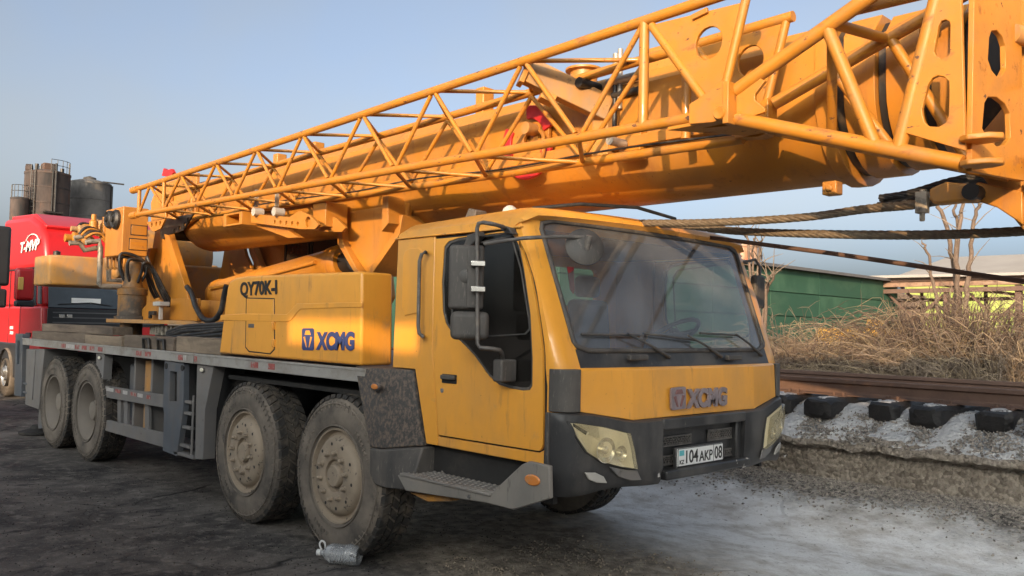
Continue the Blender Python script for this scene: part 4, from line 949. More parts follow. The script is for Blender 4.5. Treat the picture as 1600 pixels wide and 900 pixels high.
for px, r in ((171, .115), (181, .125)):
    c = P(px, 343, 'Y', .30)
    MB().lathe([(r, .02), (r, -.03), (r*.82, -.055), (r*.6, -.04), (r*.42, -.05), (.001, -.055)], (c.x, .315, c.z), (0,1,0), 18).build('horn', M['rubberhose'], CAB, smooth=40)
    MB().lathe([(r*.3, -.05), (r*.3, -.075), (.001, -.08)], (c.x, .315, c.z), (0,1,0), 12).build('horn_boss', M['blacksteel'], CAB)
pipe = lambda L, r, X, nm, mt: MB().tube([P(a, b_, 'X', X) for a, b_ in L], r, 10).build(nm, M[mt], CR, smooth=60)
for L, X in ((((108, 380), (124, 379), (132, 391), (148, 388), (160, 387)), -7.0), (((116, 372), (135, 368), (141, 378), (156, 377)), -6.9), (((134, 379), (155, 376), (157, 392), (155, 444), (158, 447), (190, 448)), -6.6), (((190, 438), (170, 438), (170, 404)), -6.65)): pipe(L, .035, X, 'steel_pipe', 'gear')
for i in range(11):
    x, y = 128+i*5.6+random.uniform(-2, 2), 366+random.uniform(-10, 10)
    c = P(x, y, 'X', -6.9-random.random()*.4); r = random.uniform(.05, .10)
    MB().lathe([(r, 0), (r, .12), (r*.6, .14), (r*.6, .22)], c, random.choice(((1,0,0), (0,-1,0), (0,0,1))), 12).build('valve_body', M['dusty_yellow' if i % 3 else 'paint'], CR, smooth=40)
for i in range(6):
    L = [(118+i*3, 362+i*2), (126+i*4, 350+i*3), (140+i*4, 352+i*3), (152+i*3, 364+i*3), (160, 372)]
    MB().tube(spline([P(a, b_, 'X', -7.1+.08*i) for a, b_ in L], 4), .022, 6).build('hose', M['paint' if i % 2 else 'rubberhose'], CR, smooth=60)
for i in range(5): pipe(((166+i*6, 402), (166+i*6, 418), (169+i*6, 421)), .02, -6.2, 'steel_pipe', 'dusty_yellow')
MB().box(-7.3, -6.3, 1.25, mir(.55), 1.78, 2.5).build('engine_housing', M['dusty_yellow'], CR, bevel=.03)
MB().lathe([(.33, .7), (.36, .72), (.36, 1.95), (.33, 1.97)], (-6.9, .0, 2.65), (0, 1, 0), 24).build('hoist_winch', M['dusty_yellow'], CR, smooth=40)
cw_ = [(-7.83, .12), (-7.78, .25), (-7.78, mir(.25)), (-7.83, mir(.12)), (-8.55, mir(.12)), (-8.78, mir(.4)), (-8.78, .4), (-8.55, .12)]
MB().prism(cw_, 'Z', 2.19, 2.62).build('counterweight', M['dusty_yellow'], CR, bevel=.03, seg=3)
MB().lathe([(.05, 0), (.05, .08), (.001, .1)], (-8.3, .35, 2.62), (0,0,1), 12).build('beacon', M['blacksteel'], CR)
# ---------------- operator cab on the far side, seen under the boom
OC = MB().prism([(-5.5, 1.73), (-3.3, 1.73), (-2.95, 2.05), (-3.15, 2.92), (-5.4, 2.92)], 'Y', 2.02, 2.66).build('operator_cab', M['paint'], CR, bevel=.03)
for a in ([(-4.5, 2.42), (-3.95, 2.42), (-3.95, 2.78), (-4.5, 2.78)], [(-3.85, 2.3), (-3.10, 2.3), (-3.2, 2.80), (-3.85, 2.80)]):
    MB().prism(a, 'Y', 2.008, 2.03).build('window', M['winglass'], OC, bevel=.006)
    cc = (sum(p[0] for p in a)/4, sum(p[1] for p in a)/4)
    MB().prism(inset(a, 1.12, cc), 'Y', 2.0, 2.022, holes=[inset(a, .97, cc)]).build('window_frame', M['blacksteel'], OC)
# ---------------- lift cylinder
a, b_ = Vector((-5.05, CY, 2.06)), Vector((-1.55, CY, 2.42)); d = (b_-a).normalized()
LC = MB().lathe([(.17, 0), (.195, .02), (.20, .10), (.185, .12), (.185, 2.75), (.20, 2.78), (.20, 2.95), (.17, 2.99)], a, d, 28).build('lift_cylinder', M['paint'], CR, smooth=40)
MB().cyl(a+d*2.95, b_+d*.1, .12, n=18).build('piston_rod', M['blacksteel'], LC, smooth=40)
MB().cyl((b_.x, CY-.25, b_.z), (b_.x, CY+.25, b_.z), .17, n=20).build('cylinder_pin', M['blacksteel'], LC, smooth=40)
MB().tube([a+d*.2+Vector((0, -.2, .05)), a+d*1.5+Vector((0, -.2, .03)), a+d*2.7+Vector((0, -.2, .03))], .022, 8).build('cylinder_pipe', M['paint'], LC, smooth=60)
# ---------------- boom
def section(s, zc, chamf=.10, r=.425, zt=3.475, n=14):
    """U-shaped telescopic section: round belly, flat sides, bevelled top; s scales about the boom axis"""
    pts = []
    for i in range(n+1):
        t_ = math.pi*i/n; pts.append((-r*math.cos(t_), zc-r*math.sin(t_)*1.0))
    pts += [(r, zt-chamf*1.1), (r-chamf, zt), (-(r-chamf), zt), (-r, zt-chamf*1.1)]
    return [(CY+y*s, 3.06+(z-3.06)*s) for y, z in pts]
def boom_piece(x0, x1, s, mt, nm, parent, bev=0):
    sec = section(s, 3.055)
    return MB().prism(sec, 'X', x0, x1).build(nm, mt, parent, smooth=30, bevel=bev)
BO = boom_piece(-5.25, 3.28, 1.0, M['paint'], 'boom', CR)
boom_piece(-5.34, -5.252, .97, M['paint'], 'boom_heel', BO)
boom_piece(3.283, 3.37, 1.07, M['paint'], 'boom_collar', BO, .004)
for i, (x0, x1, s) in enumerate(((3.372, 3.44, .93), (3.43, 3.60, .98), (3.602, 3.66, .88), (3.65, 3.82, .93), (3.822, 3.88, .84), (3.87, 4.02, .88), (4.022, 4.32, .80))):
    boom_piece(x0, x1, s, M['blacksteel'] if i % 2 == 0 else M['paint'], 'boom_section' if i % 2 == 0 else 'boom_collar', BO, .003)  # black sections paint in the shadowed gaps between the collars
c = P(1329, 309, 'Y', 1.0); MB().box(3.30, 3.385, .98, 1.06, 2.505, 2.58).cyl((3.345, .965, 2.54), (3.345, .985, 2.54), .022, n=10).build('wear_pad', M['paint'], BO, bevel=.008)
MB().box(-3.6, 2.75, .872, .955, 2.935, 3.005).build('boom_rail', M['paint'], BO, bevel=.006)
# boom heel plates
for f_ in (0, 1):
    b = MB().prism([(-6.15, 2.95), (-6.2, 3.30), (-6.0, 3.52), (-4.75, 3.55), (-4.75, 2.98), (-5.3, 2.86)], 'Y', .90, .94, holes=[[(-5.55, 3.26), (-5.35, 3.26), (-5.35, 3.36), (-5.55, 3.36)], [(-5.45, 3.03), (-5.25, 3.03), (-5.25, 3.11), (-5.45, 3.11)]])
    (b.mirror() if f_ else b).build('heel_plate', M['paint'], BO, bevel=.004)
MB().cyl((-5.48, .8, 2.86), (-5.48, mir(.8), 2.86), .10, n=18).build('boom_pivot', M['blacksteel'], BO)
MB().box(-6.1, -5.0, .95, mir(.95), 3.0, 3.45).build('heel_block', M['paint'], BO, bevel=.01)
# lift bracket under the belly
for y in (1.03, mir(1.08)):
    MB().prism([(-1.62, 2.85), (-.55, 2.85), (-.62, 2.55), (-1.02, 2.20), (-1.20, 2.22), (-1.55, 2.52)], 'Y', y, y+.05).build('lift_bracket', M['paint'], BO, bevel=.004)
MB().prism([(-.62, 2.70), (-.56, 2.70), (-.60, 2.53), (-1.02, 2.18), (-1.05, 2.24), (-.68, 2.55)], 'Y', .96, mir(.96)).build('lift_bracket_flange', M['paint'], BO, bevel=.004)
MB().prism([(-1.62, 2.80), (-1.56, 2.80), (-1.50, 2.50), (-1.22, 2.21), (-1.26, 2.18), (-1.60, 2.50)], 'Y', .96, 1.12).build('lift_bracket_flange', M['paint'], BO, bevel=.004)
MB().prism([(-.70, 2.86), (-.62, 2.86), (-.60, 2.62), (-.70, 2.55)], 'Y', .84, 1.1).build('lift_bracket_flange', M['paint'], BO, bevel=.004)
# fittings along the top of the boom
for px, py, w_, h_ in ((752, 145, .10, .22), (490, 240, .10, .14), (432, 255, .1, .12), (1040, 90, .3, .16)):
    c = P(px, py, 'Y', 1.1); MB().box(c.x-w_/2, c.x+w_/2, 1.08, 1.2, 3.44, 3.48+h_).build('boom_lug', M['paint'], BO, bevel=.01)
c = P(905, 118, 'Y', 1.05); MB().lathe([(.10, 3.45), (.10, 3.60), (.135, 3.605), (.135, 3.62), (.001, 3.635)], (c.x, 1.1, 0), (0,0,1), 24).build('anchor_drum', M['paint'], BO, smooth=40)
# ---------------- lattice jib stowed beside the boom
YN = .33
def zU(x): return 3.31+(x+5.1)*.0240
def zL(x): return 2.992-(x+5.0)*.0139
def yB_(x): return .66+.085*smooth(-5, 1, x)
SK_ = .34                      # the far face's nodes sit a third of a bay further back
def zUB(x): return zU(x)-.05
def zLB(x): return zL(x)-.05
RC, RB = .030, .0165
JL = M['lattice']
JB = MB().tube([(-5.12, YN, zL(-5.12)), (-1, YN, zL(-1)), (2.93, YN, zL(2.93))], RC, 16).build('jib', JL, CR, smooth=60)
def chord(p, q, r=RC, nm='chord'): return MB().cyl(p, q, r, n=16).build(nm, JL, JB, smooth=60)
def brace(p, q, r=RB, nm='brace'): return MB().cyl(p, q, r, n=10).build(nm, JL, JB, smooth=60)
chord((-5.2, YN, zU(-5.2)), (3.25, YN, zU(3.25)))
for za, zb in ((zUB, 3.25), (zLB, 2.95)):
    MB().tube([(x, yB_(x), za(x)) for x in (-5.15, -4, -3, -2, -1, 0, 1, 2, zb)], RC, 16).build('chord', JL, JB, smooth=60)
for z in (zU(-5.2), zL(-5.2)): MB().cyl((-5.28, YN, z), (-5.1, YN, z), .042, n=12).build('end_cap', JL, JB, smooth=60)
NU = [-4.72, -3.84, -2.96, -2.08, -1.22, -.28, .64, 1.58, 2.57]
NL = [-5.05]+[(a+b_)/2 for a, b_ in zip(NU, NU[1:])]
for i, u in enumerate(NU):
    l0 = NL[i]; l1 = NL[i+1] if i+1 < len(NL) else None
    g = .03
    brace((u-g, YN, zU(u)-.03), (l0+g, YN, zL(l0)+.03))
    if l1 is not None: brace((u+g, YN, zU(u)-.03), (l1-g, YN, zL(l1)+.03))
# far face: the same zigzag, set back along the jib
for i, u in enumerate(NU):
    ub = u-SK_; y = yB_(ub)
    for l in (NL[i], NL[i+1] if i+1 < len(NL) else None):
        if l is None or l-SK_ < -5.15: continue
        brace((ub, y, zUB(ub)-.03), (l-SK_, yB_(l-SK_), zLB(l-SK_)+.03))
# top and bottom lacing: short and long in turn
for i, u in enumerate(NU):
    ub = u-SK_; brace((u, YN, zU(u)), (ub, yB_(ub), zUB(ub)), .0145)
    if i+1 < len(NU): vb = NU[i+1]-SK_; brace((u, YN, zU(u)), (vb, yB_(vb), zUB(vb)), .0145)
for i, l in enumerate(NL):
    lb2 = l-SK_
    if lb2 > -5.15: brace((l, YN, zL(l)), (lb2, yB_(lb2), zLB(lb2)), .0145)
    if i > 0: brace((NL[i-1], YN, zL(NL[i-1])), (lb2, yB_(lb2), zLB(lb2)), .0145)
# end frame at the tip
for x in (-5.05, -4.30):
    brace((x, YN, zL(x)), (x, YN, zU(x)), .022, 'end_post'); brace((x, yB_(x), zLB(x)), (x, yB_(x), zUB(x)), .022, 'end_post')
brace((2.56, YN, zL(2.56)), (2.56, YN, zU(2.56)), .029, 'post'); brace((2.56, yB_(2.5), zL(2.56)), (2.56, yB_(2.5), zU(2.56)), .029, 'post')
# gusset triangles near the hinge
tp = XZ(YN, (1018, 40), (1168, 3), (1134, 128), (1108, 152))
ch = P(1109, 68, 'Y', YN)
for y in (YN-.012, yB_(3)-.012):
    MB().prism(tp, 'Y', y, y+.024, holes=[circle(ch.x, ch.z, .088, 20, .95)]).build('gusset_plate', JL, JB, bevel=.003)
    a, b_ = tp[0], tp[3]; brace((a[0], y+.012, a[1]), (b_[0]-.01, y+.012, b_[1]-.03), .026, 'gusset_tube')
    a, b_ = tp[1], tp[2]; brace((a[0], y+.012, a[1]+.05), (b_[0], y+.012, b_[1]-.02), .024, 'gusset_tube')
a, b_ = P(1083, 28, 'Y', YN-.014), P(1107, 16, 'Y', YN-.014)
MB().bar((a.x, YN-.02, a.z), (b_.x, YN-.02, b_.z), .02, .03).build('lug', JL, JB, bevel=.003)
# hinge clevis
cl = XZ(YN, (1089, 167), (1108, 155), (1140, 130), (1143, 134), (1143, 180), (1137, 191), (1126, 195), (1089, 198))
MB().prism(cl, 'Y', YN-.075, YN-.045).build('hinge_plate', JL, JB, bevel=.004)
MB().prism(cl, 'Y', YN+.045, YN+.075).build('hinge_plate', JL, JB, bevel=.004)
c = P(1126, 177, 'Y', YN-.075); MB().lathe([(.036, 0), (.036, -.012), (.030, -.02), (.001, -.0145)], (c.x, YN-.075, c.z), (0,1,0), 18).build('hinge_pin', JL, JB, smooth=40)
MB().box(P(1143, 160, 'Y', YN).x, P(1152, 160, 'Y', YN).x, YN-.085, YN+.085, P(1148, 197, 'Y', YN).z, P(1148, 132, 'Y', YN).z).build('flange_plate', JL, JB, bevel=.004)
MB().prism(XZ(YN, (1152, 140), (1190, 123), (1197, 127), (1181, 148), (1181, 157), (1197, 170), (1196, 176), (1152, 190)), 'Y', YN-.012, YN+.012).build('gusset_plate', JL, JB, bevel=.003)
yh = yB_(3)
MB().prism([(p[0], p[1]) for p in cl], 'Y', yh-.05, yh+.05).build('hinge_plate', JL, JB, bevel=.004)
MB().prism([(2.75, YN-.03), (3.2, YN-.03), (3.25, yh+.03), (3.05, yh+.03)], 'Z', zL(3)-.05, zL(3)-.03).build('bottom_plate', JL, JB, bevel=.003)
# root section spreading to the boom head
R = {}
nu0 = P(1150, 142, 'Y', YN); nl0 = P(1152, 186, 'Y', YN)
nu1 = Vector((4.22, .36, 3.47)); nl1 = Vector((4.235, .36, 2.475))
fu0 = Vector((3.14, yh, 3.0)); fl0 = Vector((3.16, yh, 2.85)); fu1 = Vector((4.24, .90, 3.47)); fl1 = Vector((4.26, .90, 2.50))
for p, q_ in ((nu0, nu1), (nl0, nl1), (fu0, fu1), (fl0, fl1)): chord(p, q_, .036, 'root_chord')
def on(p, q_, t_): return p+(q_-p)*t_
def at_px(p, q_, px):      # point of a chord seen at pixel column px
    lo, hi = 0., 1.
    for _ in range(30):
        t_ = (lo+hi)/2; d = on(p, q_, t_)-CPOS
        if 800+F_PX*d.dot(RT)/d.dot(FW) < px: lo = t_
        else: hi = t_
    return on(p, q_, lo)
brace(at_px(nu0, nu1, 1292), at_px(nl0, nl1, 1368), .031, 'root_brace')
brace(at_px(fu0, fu1, 1300), at_px(fl0, fl1, 1400), .024, 'root_brace')
brace(at_px(nu0, nu1, 1300), at_px(fu0, fu1, 1385), .027, 'root_brace')
brace(at_px(nl0, nl1, 1175), at_px(fl0, fl1, 1290), .024, 'root_brace')
brace(at_px(fu0, fu1, 1390), on(fl0, fl1, .86), .027, 'root_brace')
brace(at_px(nu0, nu1, 1300), at_px(fl0, fl1, 1300), .025, 'root_brace')
brace(on(nu0, nu1, .55), on(fu0, fu1, .95), .024, 'root_brace')
pa, pb = at_px(nl0, nl1, 1403), P(1465, -12, 'Y', .35)
brace((pa.x, .355, pa.z), (pb.x, .355, pb.z), .034, 'root_post')
Yp = .345
rp_ = XZ(Yp, (1414, 208), (1470, -10), (1503, -14), (1510, 236))
def slot(pts): return XZ(Yp, *pts)
s1 = slot(((1463, 86), (1461, 80), (1468, 42), (1472, 34), (1479, 31.5), (1485, 35), (1486.5, 42), (1486, 80), (1483, 88), (1473, 93)))
s2 = slot(((1443, 180), (1442, 170), (1452, 132), (1458, 123), (1467, 119), (1477, 121), (1484.5, 128), (1485, 140), (1484, 180), (1480, 192), (1468, 199), (1452, 198), (1446, 191)))
MB().prism(rp_, 'Y', Yp-.012, Yp+.012, holes=[s1, s2]).build('root_plate', JL, JB, bevel=.003)
# end plate facing forwards with its slots
def ep(u, z): return Vector((4.245+.055*u, .37+.52*u, z))
def plate_on(f, poly, holes, th, nm, mt):
    b = MB(); b.prism(poly, 'X', 0, th, holes=holes); b.v = [tuple(f(v[1], v[2])+Vector((v[0], 0, 0))) for v in b.v]; return b.build(nm, mt, JB, bevel=.003)
def ov(c, z0, z1, w_): return [(c-w_, z0+.06), (c-w_*.6, z0+.02), (c, z0), (c+w_*.6, z0+.02), (c+w_, z0+.06), (c+w_*.95, z1-.05), (c+w_*.6, z1-.015), (c, z1), (c-w_*.6, z1-.015), (c-w_*.85, z1-.05)]
plate_on(ep, [(.0, 2.44), (1, 2.46), (.93, 3.52), (.08, 3.52)], [ov(.46, 2.58, 2.80, .27), ov(.47, 2.89, 3.10, .17)], .024, 'end_plate', JL)
MB().box(4.20, 4.33, .36, .93, 3.50, 3.54).build('end_rib', JL, JB, bevel=.006)
# clevis ears of the root
for dz in (0, .105):
    z = P(1510, 268, 'Y', .36).z+dz+.01
    MB().prism([(4.24, .31), (4.28, .28), (4.36, .30), (4.40, .345), (4.39, .39), (4.34, .42), (4.24, .42)], 'Z', z+.004, z+.030).build('clevis_ear', M['lattice'], JB, bevel=.006)
    MB().prism([(4.32, .90), (4.36, .84), (4.50, .86), (4.58, .93), (4.56, 1.0), (4.32, 1.02)], 'Z', z-.02, z+.02).build('clevis_ear', M['dusty_yellow'], JB, bevel=.006)
# wiring along the far lower chord
MB().tube(spline([(x, .70, zL(x)-.0-.03*math.sin(x*5)**2) for x in (-4, -3, -2, -1, 0, 1, 2, 2.9)]), .007, 6).build('cable', M['rubberhose'], JB, smooth=60)
# ---------------- stowing bracket, rollers and hinge arm between jib and boom
hs = [circle(P(a, 347+i*.7, 'Y', .52).x, P(a, 347+i*.7, 'Y', .52).z, .022, 10) for i, a in enumerate((429, 438, 447, 456, 465))]+[circle(P(481, 347, 'Y', .52).x, P(481, 347, 'Y', .52).z, .05, 12)]
SB = MB().prism(XZ(.52, (392, 334), (452, 339), (466, 330), (470, 330), (484, 336), (498, 351), (492, 358), (470, 358), (392, 348)), 'Y', .52, .55, holes=hs).build('stow_bracket', M['paint'], CR, bevel=.003)
MB().prism(XZ(.52, (392, 334), (452, 339), (466, 330), (470, 330), (484, 336), (498, 351), (492, 358), (470, 358), (392, 348)), 'Y', .80, .83).build('bracket_plate', M['paint'], SB, bevel=.003)
ta, tb = P(365, 343, 'Y', .5), P(470, 350, 'Y', .75)
a, b_ = P(358, 336, 'Y', .50), P(386, 351, 'Y', .50)
sq = [(a.x, b_.z), (b_.x, b_.z), (b_.x, a.z), (a.x, a.z)]; sc_ = ((a.x+b_.x)/2, (a.z+b_.z)/2)
MB().prism(sq, 'Y', .44, .95, holes=[inset(sq, .72, sc_)]).build('square_tube', M['paint'], SB, bevel=.003)
MB().prism(XZ(.6, (396, 352), (450, 372), (467, 371), (448, 358), (400, 349)), 'Y', .6, .66).build('bracket_web', M['paint'], SB, bevel=.003)
for px in (400, 432):
    c = P(px, 331, 'Y', .5); MB().cyl((c.x, .47, c.z), (c.x, .57, c.z), .042, n=16).build('roller', M['pale'], SB, smooth=40)
    MB().bar((c.x, .5, c.z+.05), (c.x, .5, c.z+.22), .03, .03).build('roller_bolt', M['gear'], SB)
MB().box(P(500, 345, 'Y', .8).x, P(520, 345, 'Y', .8).x, .72, .96, P(510, 356, 'Y', .8).z, P(510, 318, 'Y', .8).z).build('bracket_block', M['paint'], SB, bevel=.006)
# perforated plates under the jib tip
for pts, hl_, mt in ((((229, 347), (258, 342), (251, 357), (240, 362), (236, 360)), ((237, 351, .03), (244, 350, .03), (250, 349, .03)), 'paint'), (((259, 341), (302, 334), (286, 360), (262, 367), (250, 364)), ((272, 361, .028), (280, 357, .033), (288, 352, .033), (294, 343, .03)), 'blacksteel')):
    y = .42 if mt == 'paint' else .62
    MB().prism(XZ(y, *pts), 'Y', y, y+.02, holes=[circle(P(a, b_, 'Y', y).x, P(a, b_, 'Y', y).z, r, 10) for a, b_, r in hl_]).build('tip_bracket', M[mt], CR, bevel=.002)
# swing arm box beam above the boom, with its post and latch parts
a, b_ = P(822, 110, 'Y', .42), P(950, 172, 'Y', .9)
HA = MB().bar(a, b_, .10, .17).build('hinge_arm', M['dusty_yellow'], CR, bevel=.006)
e = (b_-a).normalized()
MB().bar(a-e*.02, a+e*.015, .13, .21).build('arm_flange', M['paint'], HA, bevel=.004)
MB().bar(a+Vector((0, .02, -.10))+e*.1, a+Vector((0, .02, -.10))+e*.2, .12, .10).build('arm_pad', M['dusty_yellow'], HA, bevel=.004)
c0_ = P(935, 140, 'Y', .92); c1_ = P(985, 250, 'Y', .92)
MB().box(c0_.x, c0_.x+.14, .86, .95, 2.9, 3.42).build('arm_post', M['dusty_yellow'], HA, bevel=.006)
MB().box(c0_.x+.22, c0_.x+.40, .88, .95, 2.85, 3.36).build('arm_post', M['paint'], HA, bevel=.006)
MB().prism(XZ(.90, (905, 168), (930, 185), (944, 235), (920, 200)), 'Y', .88, .92).build('arm_gusset', M['paint'], HA, bevel=.004)
for i, (px, py, dx, dy, L, r) in enumerate(((950, 130, 1, 0, .28, .03), (935, 138, 0, -1, .2, .035), (962, 126, 0, 0, .18, .022), (958, 150, 1, 0, .25, .025), (968, 170, 0, 0, .4, .018), (960, 200, 0, 0, .35, .016), (975, 225, 0, -1, .15, .03))):
    c = P(px, py, 'Y', .86); d = Vector((dx, dy, 1 if dx == dy == 0 else 0)); MB().cyl(c, c+d*L, r, n=10).build('latch_part', M['blacksteel' if i % 2 else 'gear'], HA, smooth=40)
# red sheave cover beside the boom
for k, (a0, a1, ri, ro) in enumerate(((20, 95, .17, .27), (150, 205, .18, .27), (215, 300, .16, .28), (320, 350, .16, .25))):
    c = P(826, 222, 'Y', .90); pts = [(c.x+ro*math.cos(rad(a0+(a1-a0)*i/8)), c.z+ro*math.sin(rad(a0+(a1-a0)*i/8))) for i in range(9)]+[(c.x+ri*math.cos(rad(a1-(a1-a0)*i/8)), c.z+ri*math.sin(rad(a1-(a1-a0)*i/8))) for i in range(9)]
    MB().prism(pts, 'Y', .885, .915).build('sheave_guard', M['redpaint'], CR, bevel=.005)
MB().prism([(c.x-.27, c.z-.14), (c.x+.1, c.z-.2), (c.x+.2, c.z-.05), (c.x+.2, c.z+.12), (c.x-.1, c.z+.17), (c.x-.26, c.z+.1)], 'Y', .905, .935, holes=[circle(c.x-.02, c.z+.02, .04, 12), circle(c.x+.11, c.z+.04, .03, 10)]).build('sheave_plate', M['paint'], CR, bevel=.003)
MB().cyl((c.x+.06, .80, c.z+.08), (c.x+.06, .93, c.z+.08), .045, n=14).build('sheave_pin', M['dusty_yellow'], CR, smooth=40)
MB().tube(spline([(c.x+.14, .86, c.z-.22), (c.x+.21, .84, c.z-.12), (c.x+.21, .84, c.z), (c.x+.15, .86, c.z+.06)]), .014, 6).build('hook_rod', M['paint'], CR, smooth=60)
pt0 = P(262, 268, 'Y', .6); MB().prism(XZ(.6, (255, 275), (258, 263), (263, 266), (270, 264), (273, 270), (268, 277)), 'Y', .58, .62).build('red_latch', M['redpaint'], CR, bevel=.004)
# ---------------- boom head at the right edge
for y in (.955, 1.74):
    MB().prism([(4.12, 2.52), (4.26, 2.30), (4.40, 2.10), (5.3, 2.0), (5.6, 2.6), (5.5, 3.6), (4.30, 3.6), (4.27, 2.9), (4.10, 2.70)], 'Y', y, y+.05).build('head_plate', M['paint'], CR, bevel=.006)
MB().box(4.33, 5.5, 1.0, 1.74, 3.3, 3.55).build('head_block', M['paint'], CR, bevel=.01)
for k, y in enumerate((1.12, 1.24, 1.36, 1.48, 1.60)):
    MB().lathe([(.12, -.03), (.30, -.03), (.33, -.045), (.33, -.03), (.29, 0), (.33, .03), (.33, .045), (.30, .03), (.12, .03)], (4.95, y, 2.55), (0,1,0), 28).build('head_sheave', M['blacksteel'], CR, smooth=40)
MB().prism(XZ(.95, (1530, 285), (1600, 300), (1600, 352), (1590, 345), (1560, 325), (1520, 312), (1512, 300)), 'Y', .93, .96).build('head_cheek', M['paint'], CR, bevel=.006)
SK = MB().prism(XZ(.90, (1455, 296), (1480, 285), (1525, 289), (1533, 300), (1528, 316), (1500, 316), (1462, 320), (1455, 312)), 'Y', .87, .96).build('rope_socket', M['dusty_yellow'], CR, bevel=.012)
c = P(1519, 300, 'Y', .87); MB().cyl((c.x, .845, c.z), (c.x, .98, c.z), .04, n=16).build('socket_pin', M['blacksteel'], SK, smooth=40)
c = P(1441, 318, 'Y', .95); MB().box(c.x-.03, c.x+.03, .93, .97, c.z-.05, c.z+.06).cyl((c.x, .95, c.z-.09), (c.x, .95, c.z+.07), .014, n=8).build('rope_clip', M['gear'], SK, bevel=.006)
MB().box(4.36, 4.5, .93, .99, 2.92, 3.10).build('camera_box', M['greysteel'], CR, bevel=.01)
MB().cyl((4.30, .80, 3.13), (4.36, .95, 3.13), .045, n=14).build('head_stud', M['dusty_yellow'], CR)
# ================================================================== things round the crane
def rope_obj(name, path, r, strands, pitch, label, cat, mat_, group=None):
    path = spline(path, 14); path = [Vector(p) for p in path]
    L = [0.]
    for a, b_ in zip(path, path[1:]): L.append(L[-1]+(b_-a).length)
    # resample
    n = int(L[-1]/.03); rs = []; j = 0
    for i in range(n+1):
        s = L[-1]*i/n
        while j < len(L)-2 and L[j+1] < s: j += 1
        rs.append((s, path[j].lerp(path[j+1], (s-L[j])/max(1e-6, L[j+1]-L[j]))))
    b = MB(); a = None
    frames = []
    for i, (s, p) in enumerate(rs):
        d = (rs[min(i+1, n)][1]-rs[max(i-1, 0)][1]).normalized()
        if a is None: a = d.orthogonal().normalized()
        a = (a-d*a.dot(d)).normalized(); frames.append((s, p, a.copy(), d.cross(a)))
    for k in range(strands):
        pts = []
        for s, p, e1_, e2_ in frames:
            t_ = 2*math.pi*(k/strands+s/pitch); pts.append(p+(e1_*math.cos(t_)+e2_*math.sin(t_))*r*.58)
        b.tube(pts, r*.46, 6)
    return tag(b.build(name, mat_, None, smooth=60), label, cat, group)
rope_obj('wire_rope', [(-.2, 1.28, 2.54), (.8, 1.25, 2.53), (1.55, 1.22, 2.50), P(1100, 348, 'Y', 1.2), P(1250, 340, 'Y', 1.2), P(1350, 327, 'Y', 1.16), P(1441, 318, 'Y', 1.0), P(1500, 304, 'Y', .96)], .025, 6, .30, 'thick steel wire rope sagging from the boom head socket to the cab roof', 'wire rope', M['rope'])
rope_obj('wire_rope', [(-.2, 1.40, 2.545), (1.0, 1.40, 2.53), (1.95, 1.38, 2.48), P(1150, 361, 'Y', 1.36), P(1300, 366, 'Y', 1.34), P(1450, 367, 'Y', 1.32), P(1600, 361, 'Y', 1.3), P(1720, 350, 'Y', 1.3)], .026, 6, .30, 'lower thick steel wire rope crossing level above the windscreen to the right edge', 'wire rope', M['rope'])
rope_obj('wire_rope', [P(1375, 310, 'Y', 1.1), P(1420, 303, 'Y', 1.1), P(1480, 285, 'Y', 1.1), P(1515, 277, 'Y', 1.1), (4.5, 1.1, 2.62)], .022, 6, .25, 'short black rope lying close under the front boom collars', 'wire rope', M['rubberhose'])
rope_obj('wire_rope', [P(1372, 322, 'Y', 1.25), P(1420, 312, 'Y', 1.25), P(1470, 296, 'Y', 1.25), (4.55, 1.25, 2.58)], .022, 6, .25, 'short black rope just below the boom collars beside the socket', 'wire rope', M['rubberhose'])
tag(MB().tube([P(1085, 368, 'Y', 2.05), P(1300, 396, 'Y', 2.03), P(1600, 440, 'Y', 2.0), P(1800, 470, 'Y', 1.98)], .016, 10).build('rusty_stay', M['rust'], None, smooth=60), 'thin rusty brown stay slanting down from the cab roof to the right edge', 'stay')
# timbers on the deck
def plank(name, x0, x1, y0, y1, z0, z1, mt, label, rz=0, grp='loose timbers on the crane deck'):
    b = MB(); n = 8; rings_ = []
    for i in range(n+1):
        x = x0+(x1-x0)*i/n; j = lambda: random.uniform(-.006, .006)
        rings_.append([Vector((x, y0+j(), z0)), Vector((x, y1+j(), z0)), Vector((x, y1+j(), z1+j())), Vector((x, y0+j(), z1+j()))])
    b.loft(rings_); o = b.build(name, M[mt], None, smooth=0, bevel=.006); o.rotation_euler.z = 0
    return tag(o, label, 'timber', grp)
zd = 1.412
plank('timber', -8.25, -5.95, .06, .30, zd, zd+.115, 'wood', 'dark grey timber lying lowest at the rear end of the deck')
plank('timber', -5.92, -4.65, .05, .26, zd, zd+.11, 'wood_light', 'short pale timber on the deck edge left of the toothed slewing ring')
plank('timber', -4.6, -3.2, .06, .34, zd, zd+.135, 'wood', 'thick split timber in front of the slewing gear teeth')
plank('timber', -8.0, -5.15, .12, .36, zd+.118, zd+.22, 'wood', 'long brown timber lying on top of the rear deck timbers')
plank('timber', -8.3, -6.9, .40, .60, zd, zd+.20, 'wood', 'bleached timber at the rear corner behind the long one')
plank('timber', -3.17, -2.16, .08, .42, zd, zd+.15, 'wood_light', 'stained pale block under the hoses beside the yellow side box')
tag(MB().cyl((-6.2, .75, 1.80), (-5.9, 1.15, 1.80), .13, n=16).build('log', M['wood'], None, smooth=40), 'round brown log end lying beside the slewing reducer', 'log')
for i, (x, lab) in enumerate(((-3.86, 'left'), (-3.46, 'right'))):
    b = MB().tube([(x-.08, .04, zd), (x-.075, .03, zd+.11), (x+.075, .03, zd+.11), (x+.08, .04, zd)], .016, 8)
    b.build('lashing_ring', M['blacksteel'], CR, smooth=60)
